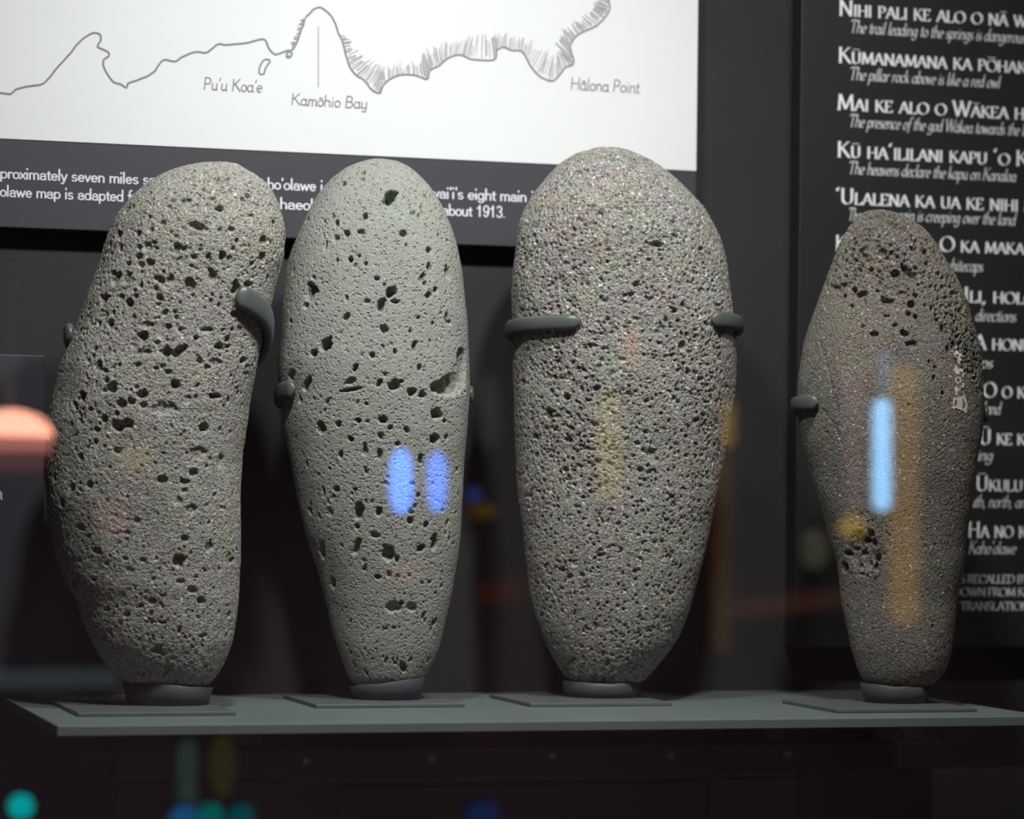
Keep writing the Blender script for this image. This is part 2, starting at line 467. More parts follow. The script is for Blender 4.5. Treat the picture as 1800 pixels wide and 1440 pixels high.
def stone_mat(name, cols, seed, speck=(.75, .72, .66), speck_amt=.62, bump=.6, tint=None, rough=.85, hue=.15, dimple=(300, .0016)):
    """cols: dark, mid, light mineral colours mixed by fine noise; tint: a broad second hue."""
    m, nt, b = new_mat(name)
    L = nt.links.new
    tc = N(nt, 'ShaderNodeTexCoord')
    mp = N(nt, 'ShaderNodeMapping'); mp.inputs['Location'].default_value = (seed * 1.7, seed * .9, seed * 2.3)
    L(tc.outputs['Object'], mp.inputs['Vector'])
    def noise(sc, det=4, rgh=.6):
        n = N(nt, 'ShaderNodeTexNoise'); n.inputs['Scale'].default_value = sc; n.inputs['Detail'].default_value = det; n.inputs['Roughness'].default_value = rgh
        L(mp.outputs['Vector'], n.inputs['Vector']); return n
    fine = noise(760, 4, .75)
    rp = N(nt, 'ShaderNodeValToRGB'); cr = rp.color_ramp
    cr.elements[0].position = .34; cr.elements[0].color = tuple(cols[0]) + (1,)
    cr.elements[1].position = .66; cr.elements[1].color = tuple(cols[2]) + (1,)
    e = cr.elements.new(.5); e.color = tuple(cols[1]) + (1,)
    L(fine.outputs['Fac'], rp.inputs['Fac'])
    cur = rp.outputs['Color']
    if tint:
        big = noise(tint[1], 4, .6)
        mr = N(nt, 'ShaderNodeMapRange'); mr.inputs['From Min'].default_value = .42; mr.inputs['From Max'].default_value = .66; mr.inputs['To Max'].default_value = tint[2]
        L(big.outputs['Fac'], mr.inputs['Value'])
        mx = N(nt, 'ShaderNodeMix', data_type='RGBA', blend_type='MULTIPLY')
        L(mr.outputs['Result'], mx.inputs['Factor']); L(cur, mx.inputs['A']); mx.inputs['B'].default_value = tuple(tint[0]) + (1,)
        cur = mx.outputs['Result']
    # patches of olive, mauve and blue-grey mineral
    hn = N(nt, 'ShaderNodeTexNoise'); hn.inputs['Scale'].default_value = 48; hn.inputs['Detail'].default_value = 3.5; hn.inputs['Roughness'].default_value = .55
    L(mp.outputs['Vector'], hn.inputs['Vector'])
    hs = N(nt, 'ShaderNodeMix', data_type='RGBA'); hs.inputs['Factor'].default_value = hue
    hs.inputs['A'].default_value = (.5, .5, .5, 1); L(hn.outputs['Color'], hs.inputs['B'])
    hm = N(nt, 'ShaderNodeMix', data_type='RGBA', blend_type='OVERLAY'); hm.inputs['Factor'].default_value = 1.0
    L(cur, hm.inputs['A']); L(hs.outputs['Result'], hm.inputs['B']); cur = hm.outputs['Result']
    sp = noise(430, 2, .5)
    mr2 = N(nt, 'ShaderNodeMapRange'); mr2.inputs['From Min'].default_value = speck_amt; mr2.inputs['From Max'].default_value = speck_amt + .08
    L(sp.outputs['Fac'], mr2.inputs['Value'])
    mx2 = N(nt, 'ShaderNodeMix', data_type='RGBA'); L(mr2.outputs['Result'], mx2.inputs['Factor']); L(cur, mx2.inputs['A']); mx2.inputs['B'].default_value = tuple(speck) + (1,)
    L(mx2.outputs['Result'], b.inputs['Base Color'])
    b.inputs['Roughness'].default_value = rough; b.inputs['Specular IOR Level'].default_value = .25
    n1 = noise(900, 4, .75)
    vo = N(nt, 'ShaderNodeTexVoronoi'); vo.inputs['Scale'].default_value = 650; L(mp.outputs['Vector'], vo.inputs['Vector'])
    ad = N(nt, 'ShaderNodeMath', operation='ADD'); L(n1.outputs['Fac'], ad.inputs[0]); L(vo.outputs['Distance'], ad.inputs[1])
    bp = N(nt, 'ShaderNodeBump'); bp.inputs['Strength'].default_value = bump; bp.inputs['Distance'].default_value = .0010
    L(ad.outputs[0], bp.inputs['Height'])
    vd = N(nt, 'ShaderNodeTexVoronoi'); vd.inputs['Scale'].default_value = dimple[0]; L(mp.outputs['Vector'], vd.inputs['Vector'])
    dr = N(nt, 'ShaderNodeMapRange', interpolation_type='SMOOTHSTEP'); dr.inputs['From Min'].default_value = .10; dr.inputs['From Max'].default_value = .36
    L(vd.outputs['Distance'], dr.inputs['Value'])
    b2 = N(nt, 'ShaderNodeBump'); b2.inputs['Strength'].default_value = 1.0; b2.inputs['Distance'].default_value = dimple[1]
    L(dr.outputs['Result'], b2.inputs['Height']); L(bp.outputs['Normal'], b2.inputs['Normal'])
    L(b2.outputs['Normal'], b.inputs['Normal'])
    return m

# ---- contours, photo pixels
S1L = [(372,284),(338,289.5),(303,301),(268,317),(234,347),(206,380),(188,420),(175,461),(157,510),(138,562),(119,607),(105,642),(96.5,677),(88,711),(83,746),(81,778),(80,835),(83,885),(89,923),(98,962),(108,992),(117,1023),(133,1053),(144,1091),(159,1126),(178,1156),(201,1179),(217,1197),(240,1210),(290,1222)]
S1R = [(372,284),(407,287),(435,302),(463,317),(480,336),(492,361),(500,392),(504,416),(502,454),(492,489),(482,531),(472,565),(463,593),(454,635),(447,670),(440,708),(435,746),(432,770),(427,801),(423,855),(421,923),(421,985),(419,1046),(415,1092),(410,1126),(400,1153),(389,1176),(373,1197),(350,1211),(290,1222)]
S2L = [(668,279),(637,285),(609,296),(581,317),(557,345),(539,375),(525.5,406),(513,437),(505,468),(499.5,510),(494,548),(491,583),(488,625),(489,652),(492.5,680),(496,711),(499.5,740),(503,758),(509,795),(516,832),(523,869),(529,902),(536,935),(547,968),(558,1001),(567.5,1034),(577,1068),(584,1101),(591.5,1134),(601,1163),(612,1189),(630,1208),(675,1218)]
S2R = [(668,279),(692,281.5),(720,293),(741,310),(762,336),(779,368),(793,402),(803,437),(812,479),(817,524),(821,565.5),(822,607),(823,650),(824,704),(824,735),(821.5,784),(819,821),(816,861.5),(812,902),(808,946),(803,990),(796,1034),(788,1071),(779,1108),(770,1141),(759,1167),(746,1189),(728,1206),(675,1218)]
S3L = [(1062,258),(1033,263.5),(1004.5,274),(979,290.6),(957.5,314),(938,339),(923,366),(912,395),(905,428),(902.6,464),(901.5,500),(901.5,536),(902,570),(903,608),(905,655),(906,709.5),(907,760),(908,777),(910,832),(912,887),(917,942),(922.6,990),(929,1034),(939,1079),(950,1112),(963,1141),(978,1167),(991,1187),(1010,1203),(1060,1214)]
S3R = [(1062,258),(1091,260),(1116,269),(1145,283),(1171,300),(1196,323),(1217.5,345),(1236,366),(1252,395),(1264,420.6),(1273.5,449),(1281,482),(1286,511),(1291.5,540),(1294,570),(1295,594),(1295,615.6),(1293,655),(1291,691),(1287,720),(1282,747),(1274,791.5),(1267,836),(1259,876),(1250,917),(1241,957),(1232,998),(1222.5,1034),(1215,1067.6),(1204,1097),(1191,1126),(1173,1152),(1154,1174),(1136,1193),(1115,1206),(1060,1214)]
S4L = [(1546,368),(1526,370),(1510,378),(1494,396),(1481,415),(1469,441),(1461,467.5),(1451,497),(1440,526),(1430,556),(1420,588),(1411,621),(1406,644),(1402,670),(1401,696),(1402,725),(1406,758),(1411,787),(1416,805),(1424,833),(1432,862),(1441.6,891),(1451,924),(1458,950),(1466,976),(1471,1002),(1476,1035),(1481,1068),(1487,1100),(1494,1133),(1504,1162),(1513,1188),(1532,1209),(1578,1222)]
S4R = [(1546,368),(1572,373),(1595,383),(1618,397),(1637,415),(1654,436),(1668,461),(1681.5,484),(1693,510),(1703,533),(1711,559),(1719,585),(1724,611),(1726,640),(1728,670),(1729,702.5),(1729,742),(1727,774),(1722,807),(1719,836),(1714,865),(1709,895),(1704,924),(1699,957),(1694.5,989),(1690,1022),(1686,1054.6),(1683,1087),(1678,1120),(1673,1149),(1663.5,1175),(1648,1194),(1628,1210),(1578,1222)]

GR = 'four upright stones on the shelf'
def build_stone1():
    s = Stone((295, 1238), S1L, S1R, .78, 2.2, 11)
    a = [(635,455,28,22),(670,400,36,18,8),(800,385,58,20,8),(895,450,30,20,15),(1005,435,22,18),(1110,470,52,28),(1220,310,20,34,20),(965,118,22,12),(970,187,18,10),(1320,160,25,12),(1335,135,16,10),(810,190,40,14,0,.5),(895,640,80,40,-10,.8),(985,665,38,13),(585,615,28,25),(445,550,20,22),(465,675,28,25),(342,710,30,32),(490,795,22,18),(355,845,22,22),(430,845,40,38,0,.5),(520,850,18,18),(170,850,25,35),(348,935,38,32),(455,985,40,38),(715,845,38,50,0,.8),(1240,680,32,35,0,.7),(1290,780,22,28),(1125,680,16,16),(1425,550,32,28,0,.7),(1545,780,45,48,0,.7),(1618,810,18,30),(1535,940,42,50),(1150,925,35,48),(885,930,30,22),(1015,940,30,30),(720,955,15,14),(750,950,15,14),(245,1000,35,25),(130,1160,45,70,-20),(230,1140,35,60,0),(100,1090,35,25),(560,1150,38,35),(645,1150,32,32),(580,1075,18,15),(370,1205,18,35),(510,1235,20,25),(1060,1120,52,60),(830,1210,48,65,30),(1280,1230,40,60),(1390,1195,45,35),(1575,1150,20,40),(230,490,40,50),(150,725,40,50),(1650,630,25,50),(1110,230,35,14,0,.5),(1385,305,22,16),(1435,1005,26,20),(470,390,13,13),(890,255,18,12),(1460,430,60,12,-8,.6),(660,700,20,25,0,.6)]
    s.pits_px(a, 5.4545, 180, 280)
    b = [(310,120,45,40),(475,105,30,20),(535,160,45,40),(805,120,30,35),(850,255,28,28),(935,240,18,22),(880,370,32,28),(700,360,75,35,0,.5),(660,450,40,35),(575,535,22,22),(775,515,25,22),(595,490,20,20),(1120,478,24,26),(1395,485,25,32),(1335,540,40,35),(1440,400,16,20),(1490,408,15,18),(1460,265,40,32),(1220,405,60,30,10,.6),(975,590,85,38,38),(870,590,45,40),(235,560,20,22),(265,710,28,42),(395,728,16,18),(765,735,22,20),(822,715,22,22),(640,600,40,30,0,.7),(690,595,30,25,0,.7),(380,910,50,45),(120,985,32,42),(60,1060,20,35),(470,1045,38,35),(565,1035,35,28),(650,970,45,35,25),(940,885,45,42,-30),(1290,985,70,26),(1115,985,18,25),(430,1235,50,45),(525,1225,55,45),(315,1180,30,35),(1195,1255,45,35),(370,340,35,30),(265,345,22,18),(290,230,15,15),(830,1100,110,60,0,.3),(1050,1010,30,40,0,.5),(1540,670,50,30,20,.8),(1300,690,70,30,0,.5),(880,770,40,25,0,.6)]
    s.pits_px(b, 5.0, 120, 500)
    c = [(430,15,30,20),(380,20,22,18),(385,135,20,18),(785,28,25,20),(735,190,18,22),(735,240,20,22),(690,285,28,20),(590,270,25,20),(692,320,15,14),(665,365,16,18),(815,175,12,14),(725,405,28,20,0,.5),(130,380,22,25),(175,305,18,20),(255,295,16,20),(290,600,22,16),(335,658,12,12),(690,540,22,18),(805,578,18,20),(670,640,30,25),(900,630,14,30),(672,742,28,14),(730,775,25,18),(770,825,20,20),(540,830,22,14),(595,803,20,9),(488,800,9,8),(410,800,8,12),(425,895,18,12),(345,968,14,14),(595,925,25,9),(535,925,25,6),(668,965,12,22),(778,988,22,10,10),(730,1043,9,8),(570,1060,26,24,0,.8),(620,1125,20,14),(490,1160,22,12),(230,890,15,22),(320,995,25,12),(900,890,18,18),(335,870,15,10),(395,930,12,10),(380,850,7,12),(860,190,22,35,0,.6),(760,150,40,30,0,.5),(470,460,20,16,0,.6),(430,515,18,12,0,.7),(210,490,22,18,0,.6),(95,265,16,20),(180,740,26,20,-40,.8),(205,850,20,30),(640,690,8,8),(790,690,10,10),(855,680,9,9),(440,690,18,12,0,.5),(500,640,14,12),(420,630,14,10)]
    s.pits_px(c, 2.617, 60, 740, .95, .62)
    nz = Noise3(5)(s.P / (70 * s.mpp)); up = .35 + .65 * sm(-s.py, -900, -620)
    s.random_pits(460, 2.2, 6.5, np.clip(.6 + nz, .15, 2) * up, 1.3, 2.5)
    s.random_pits(3600, 1.5, 3.2, np.clip(.7 + nz, .25, 2) * up, 1.1, 1.7)
    m = stone_mat('pale_vesicular_basalt', ((0.1261, 0.1201, 0.1087), (0.2828, 0.2714, 0.2497), (0.435, 0.4176, 0.3828)), 1, (.62, .60, .54), .63, .9, ((.93, .88, .83), 22, .6), dimple=(330, .0014))
    s.finish('standing_stone', m, [(60, 2.0, 'n'), (24, .8, 'n'), (13, .22, 'r'), (7, .25, 'r'), (4.5, .45, 'n'), (9, .4, 'p')],
             'pale grey pitted stone leaning left, its top bulging right, nearest the left edge', GR)
    return s
def build_stone2():
    s = Stone((680, 1229), S2L, S2R, .78, 2.2, 22)
    a = [(540,85,20,11),(487,128,13,15),(480,160,12,12),(385,183,12,12),(245,250,12,18),(620,252,26,40,-30),(640,238,14,22,-20),(350,378,15,15),(333,347,10,12),(492,347,13,17,-20),(405,432,16,16),(470,430,22,16),(350,458,14,12),(300,490,9,25),(202,368,12,15),(290,373,10,10),(690,435,20,20,0,.7),(705,490,10,10),(820,520,14,18),(820,605,14,25),(910,625,18,36,0,.8),(785,660,14,25,-20),(797,690,10,18),(850,720,14,14),(820,745,14,18),(780,310,10,20),(805,255,8,18),(765,343,9,9),(735,330,20,12,30,.6),(130,625,14,20),(220,725,28,42,-20),(195,800,15,18),(232,655,9,9),(118,880,15,12),(625,725,24,30,-30),(578,795,20,40,-20),(507,778,14,12,0,.7),(590,690,10,10),(403,765,9,18),(555,660,14,12),(650,778,22,9),(590,915,22,22),(300,1000,24,34,-25),(235,1040,18,20,-20),(907,855,12,28),(838,887,10,12),(925,885,9,12),(745,1010,12,26,-15),(723,930,9,10),(765,862,10,10),(535,1048,12,16),(445,1115,11,26,-20),(395,860,14,22,-30,.7),(420,1185,24,14,25),(197,1200,18,40,-30),(565,1190,10,24,-30),(640,1200,32,22,30),(770,1108,10,18),(590,1375,18,20),(860,1350,26,34,-35),(730,1240,20,22),(785,1250,20,18),(305,1285,9,20,-30),(165,1270,9,20),(500,1297,8,8),(270,1405,22,18),(360,1400,12,14),(460,1380,14,12),(620,1420,12,18,-25),(120,1150,16,34,-40,.5),(585,1010,8,18),(645,1030,8,15),(500,585,9,10),(420,565,14,14),(465,548,10,8),(355,572,9,12),(867,440,7,10),(912,472,9,9),(880,362,14,9,0,.6),(165,435,8,14),(705,105,8,6),(425,1225,60,8,10,.5),(680,1180,12,10),(900,1385,14,10),(705,1425,14,12)]
    s.pits_px(a, 2.88, 470, 260, 1, 1.35)
    b = [(255,35,22,28,-30),(400,88,14,14),(465,147,10,22),(533,158,12,26),(348,160,9,18),(622,108,14,14),(670,48,12,12),(545,70,12,18),(590,35,8,14),(803,85,22,22),(855,82,12,18),(733,180,11,20),(720,355,10,12),(905,235,9,12),(910,360,8,15),(475,243,10,14),(188,200,8,14),(297,230,7,7),(330,325,14,12),(270,340,7,25),(420,330,9,8),(432,437,20,42),(530,437,15,24,-20),(428,505,12,16),(425,605,14,36,-15),(585,630,26,42,20),(515,550,20,14,0,.5),(620,665,12,16),(800,585,14,42,0),(685,475,14,20),(705,405,10,14),(758,495,12,14),(858,490,9,22),(870,565,12,18),(735,610,22,14,20),(205,430,14,16),(300,435,16,24,0,.6),(262,612,20,44,-15,.6),(310,770,22,32,-20),(525,748,14,14),(580,728,10,14),(467,705,8,16,-35),(625,740,8,8),(680,740,9,9),(640,868,14,14),(600,890,40,30,0,.35),(690,895,25,25,0,.4),(745,930,9,22,-20),(800,960,12,18,-20),(780,1000,8,20),(312,940,7,20),(570,992,6,12),(605,990,10,8),(645,1175,12,28,20),(685,1140,9,16,-20),(600,1135,5,6),(620,1135,5,6),(565,1145,6,20,-20),(470,1200,8,20,20),(415,1160,7,22),(395,1110,8,10),(340,1070,7,16),(770,1140,12,20,-30),(835,790,8,10),(775,770,10,8),(740,775,8,8),(690,300,12,10),(690,440,14,12)]
    s.pits_px(b, 2.717, 470, 740, 1, 1.3)
    # the broken hollow at the right edge
    mp = s.mpp
    for x, y, ra, rb, an, d in ((797, 676, 33, 21, 12, 32), (784, 681, 30, 16, 0, 28), (806, 666, 18, 28, 0, 32), (811, 634, 15, 25, 0, 22), (768, 681, 15, 12, 0, 18), (815, 650, 12, 42, 0, 12)):
        i, j = s.at(x, y); s.pit(i, j, ra * mp, rb * mp, math.radians(an), d * mp, edge=.38, rag=.16)
    nz = Noise3(6)(s.P / (80 * s.mpp))
    low = sm(-s.P[..., 2], -.42, -.10)
    s.random_pits(330, 1.8, 4.5, np.clip(.5 + nz + .5 * low, .1, 2), 1.05, 2.2, 2.2, True)
    s.random_pits(2600, 1.2, 2.3, np.clip(.6 + nz + .6 * low, .2, 2), .8, 1.6, 1.8)
    m = stone_mat('smooth_green_grey_basalt', ((0.1591, 0.1591, 0.1445), (0.2537, 0.2511, 0.2296), (0.3268, 0.3199, 0.2924)), 2, (.55, .55, .48), .69, .6, ((.92, .965, .93), 16, .5), hue=.11, dimple=(260, .0009))
    s.finish('standing_stone', m, [(70, 1.2, 'n'), (22, .3, 'n'), (8, .10, 'r'), (4.5, .25, 'n')],
             'smooth greenish grey tapering stone with scattered holes and a broken hollow at its right edge', GR)
    return s
def build_stone3():
    s = Stone((1058, 1225), S3L, S3R, .74, 2.25, 33)
    nz = Noise3(8)(s.P / (60 * s.mpp)); nz2 = Noise3(9)(s.P / (24 * s.mpp))
    s.random_pits(260, 3.0, 6.0, np.clip(.4 + nz2, .05, 2), 1.2, 1.6, 2.0)
    s.random_pits(10500, 1.5, 3.3, np.clip(.8 + .5 * nz + .4 * nz2, .2, 2) * (.45 + .55 * sm(-s.py, -1000, -560)), 1.85, 1.8, 1.7)
    big = [(540,375,18,16),(615,348,12,14),(580,555,14,12),(665,478,12,10),(605,440,9,10),(735,320,12,10),(435,405,16,12),(945,820,14,20,20),(900,850,14,12),(1025,1185,12,9),(940,1020,22,26,0,.6),(290,1350,18,24),(370,1270,18,16),(520,1230,16,14),(190,800,14,18),(515,1400,14,12),(715,720,18,12),(690,770,14,12),(820,520,30,16),(430,170,22,12)]
    s.pits_px(big, 2.769, 860, 240)
    low = [(215,70,16,14),(380,90,16,14),(725,232,12,12),(770,165,25,28,0,.5),(365,235,12,12),(790,582,12,9),(695,715,12,12),(345,712,14,12),(245,930,16,10),(360,1190,20,28,0,.7),(400,1140,14,12),(555,265,10,6)]
    s.pits_px(low, 2.717, 860, 740)
    m = stone_mat('rough_light_grey_basalt', ((0.1218, 0.1131, 0.1044), (0.2828, 0.2697, 0.2479), (0.4263, 0.4089, 0.3785)), 3, (.72, .68, .62), .615, 1.0, ((.86, .80, .80), 14, .6), hue=.18, dimple=(360, .0016))
    s.finish('standing_stone', m, [(60, 1.6, 'n'), (26, .5, 'n'), (11, .2, 'r'), (6, .3, 'r'), (4, .5, 'n')],
             'tallest stone, light grey with fine dense pits all over, third from the left edge', GR)
    return s
def build_stone4():
    s = Stone((1575, 1235), S4L, S4R, .74, 2.15, 44)
    a = [(553,92,14,10),(595,112,16,12),(632,125,26,14),(690,153,20,10),(517,87,6,5),(433,233,18,14),(405,202,10,8),(585,280,25,18),(750,262,20,16),(748,215,10,10),(745,195,10,8),(725,385,20,58,40),(475,305,28,16,0,.6),(655,400,28,22,0,.7),(525,380,16,12),(492,350,10,9),(570,200,8,8),(500,220,8,10),(435,490,16,18),(470,520,28,20,20),(485,545,12,10),(615,548,28,14),(360,475,12,24),(320,470,40,10,-10,.6),(690,503,14,10),(740,570,22,20),(770,525,10,12),(815,575,9,10),(730,620,14,12),(760,632,14,12),(655,680,12,12),(610,630,18,12),(700,725,18,14),(745,785,30,22,0,.5),(540,725,25,14),(480,685,12,10),(820,285,14,18),(845,335,12,12),(915,700,14,30),(942,635,9,14),(988,703,9,14),(940,815,12,24,20),(1050,932,10,20),(970,775,14,10),(1085,970,14,16),(865,905,7,8),(860,965,8,14),(838,878,8,9),(910,1045,8,10),(1045,830,8,8),(385,300,8,15),(335,295,6,10),(420,310,10,10),(410,350,8,8),(935,470,9,12),(1040,610,8,14),(1085,650,8,12)]
    s.pits_px(a, 3.064, 1360, 350, 1.05, 1.2)
    b = [(385,605,26,30),(400,530,28,18),(520,590,14,18),(465,600,16,14),(545,480,14,28),(560,560,14,25),(440,510,18,14),(500,470,20,18),(520,420,18,25),(550,600,12,22),(470,640,20,10),(370,730,10,14),(450,420,20,12),(420,450,14,12),(480,540,22,20),(350,560,10,14)]
    i, j = s.at(1360 + 480 / 3.064, 800 + 530 / 3.064)
    s.pit(i, j, 36 * s.mpp, 44 * s.mpp, 0, 7 * s.mpp, edge=.5, rag=.3)
    s.pits_px(b, 3.064, 1360, 800, 1.05, 1.2)
    s.groove([(1440, 600), (1448, 622), (1456, 655), (1466, 690), (1472, 725)], 4, 2.2)
    s.groove([(1448, 722), (1464, 745), (1478, 775), (1488, 800)], 4, 1.8)
    top = np.clip(sm(-s.py, -545, -470) + sm(s.px - .55 * (s.py - 620), 1668, 1690) * sm(-s.py, -730, -640), 0, 1)
    hol = np.exp(-((s.px - 1515) / 30) ** 2 - ((s.py - 965) / 38) ** 2)
    s.random_pits(760, 2.4, 5.4, top + .5 * hol + .002, 1.7, 2.2, 1.4)
    s.random_pits(3600, 1.7, 2.8, top + .6 * hol + .004, 1.5, 1.6, 1.4)
    s.random_pits(3600, 1.1, 1.9, 1 - .6 * top, .85, 1.5, 1.5)
    m = stone_mat('brown_grey_basalt', ((.072, .064, .054), (.155, .138, .117), (.255, .228, .193)), 4, (.55, .50, .43), .645, .8, ((.80, .84, .90), 18, .7), hue=.19, dimple=(420, .0011))
    s.finish('standing_stone', m, [(60, 1.5, 'n'), (26, .4, 'n'), (8, .12, 'r'), (4.2, .4, 'n')],
             'smallest stone, brownish grey, honeycombed top, painted number on its right side', GR)
    return s
ST = [build_stone1(), build_stone2(), build_stone3(), build_stone4()]

# painted catalogue number on the right-hand stone: paint film that follows the surface
def painted_number():
    s = ST[3]
    m = matte('pink_white_paint', (.52, .44, .40), .7, .2, 900)
    q = lambda x, y: (1630 + x / 8, 580 + y / 8)
    strokes = [  # written bottom to top
        ([(350,1085),(450,1095),(540,1150)], 5), ([(360,1080),(370,960)], 3.6), ([(370,960),(420,985),(430,1060)], 3.6), ([(400,970),(450,945),(470,1000),(445,1070)], 4.6),
        ([(480,1080),(475,960),(500,940)], 4), ([(515,940),(530,1000),(548,1060),(540,1140)], 4.4), ([(440,1000),(470,960),(510,950)], 5),
        ([(400,910),(395,800),(440,840)], 3.2), ([(440,850),(465,800),(490,780),(500,830)], 3.2), ([(505,880),(515,910)], 2.4),
        ([(400,735),(395,690),(420,665),(455,675),(468,710),(455,740),(420,745),(398,730)], 3.2), ([(460,690),(495,720),(510,765)], 2.6),
        ([(395,510),(385,550),(395,595),(430,615),(445,590),(425,540),(398,512)], 3.6), ([(462,530),(490,580),(510,620),(495,655)], 3.4),
        ([(340,300),(400,300),(450,330),(500,370)], 3.2), ([(370,310),(390,370),(430,400),(455,470)], 3.6), ([(420,330),(440,390),(470,420)], 4.2), ([(470,360),(455,440)], 3)]
    F = s.final; nc = len(s.th)
    vs_, fs = [], []
    rg = random.Random(4)
    # a fine patch of the stone's own surface, kept where a stroke covers it
    i0, j0 = s.at(1690, 612); i1, j1 = s.at(1690, 728)
    ia, ib = sorted((i0, i1)); js = [s.at(1668, 670)[1], s.at(1704, 670)[1], s.at(1668, 730)[1], s.at(1702, 620)[1]]
    ja, jb = min(js) - 4, max(js) + 4
    segs = []
    for pts, wd in strokes:
        pp = [q(*p) for p in pts]
        for k in range(len(pp) - 1): segs.append((pp[k], pp[k+1], wd * .5))
    px, py = s.px, s.py
    nzz = Noise3(77)(s.P / (3.0 * s.mpp))
    keep = np.zeros(px.shape, bool)
    for (a, b, r) in segs:
        ax, ay = a; bx, by = b; L2 = (bx-ax)**2 + (by-ay)**2 + 1e-9
        t = np.clip(((px-ax)*(bx-ax) + (py-ay)*(by-ay)) / L2, 0, 1)
        d = np.hypot(px - ax - t*(bx-ax), py - ay - t*(by-ay))
        keep |= (d + .9 * nzz < r + .55)
    keep &= s.front & (s.disp < 4 * s.mpp)
    idx = {}
    nrm = s.n; C = np.array(s.c)
    def vid(i, j):
        k = (i, j % nc)
        if k not in idx:
            n3 = np.array(s.u) * nrm[k][0] + np.array(s.v) * nrm[k][1] + np.array((0, 0, 1.)) * nrm[k][2]
            idx[k] = len(vs_); vs_.append(Vector(F[k] + C + n3 * .00035))
        return idx[k]
    for i in range(ia - 6, ib + 6):
        for j in range(ja, jb):
            if keep[i, j] and keep[i+1, j] and keep[i, j+1] and keep[i+1, j+1]:
                fs.append((vid(i, j), vid(i, j+1), vid(i+1, j+1), vid(i+1, j)))
    o = mesh_obj('painted_number', vs_, fs, m, s.obj, smooth=True)
    o['label'] = 'faded pinkish white painted number'
painted_number()

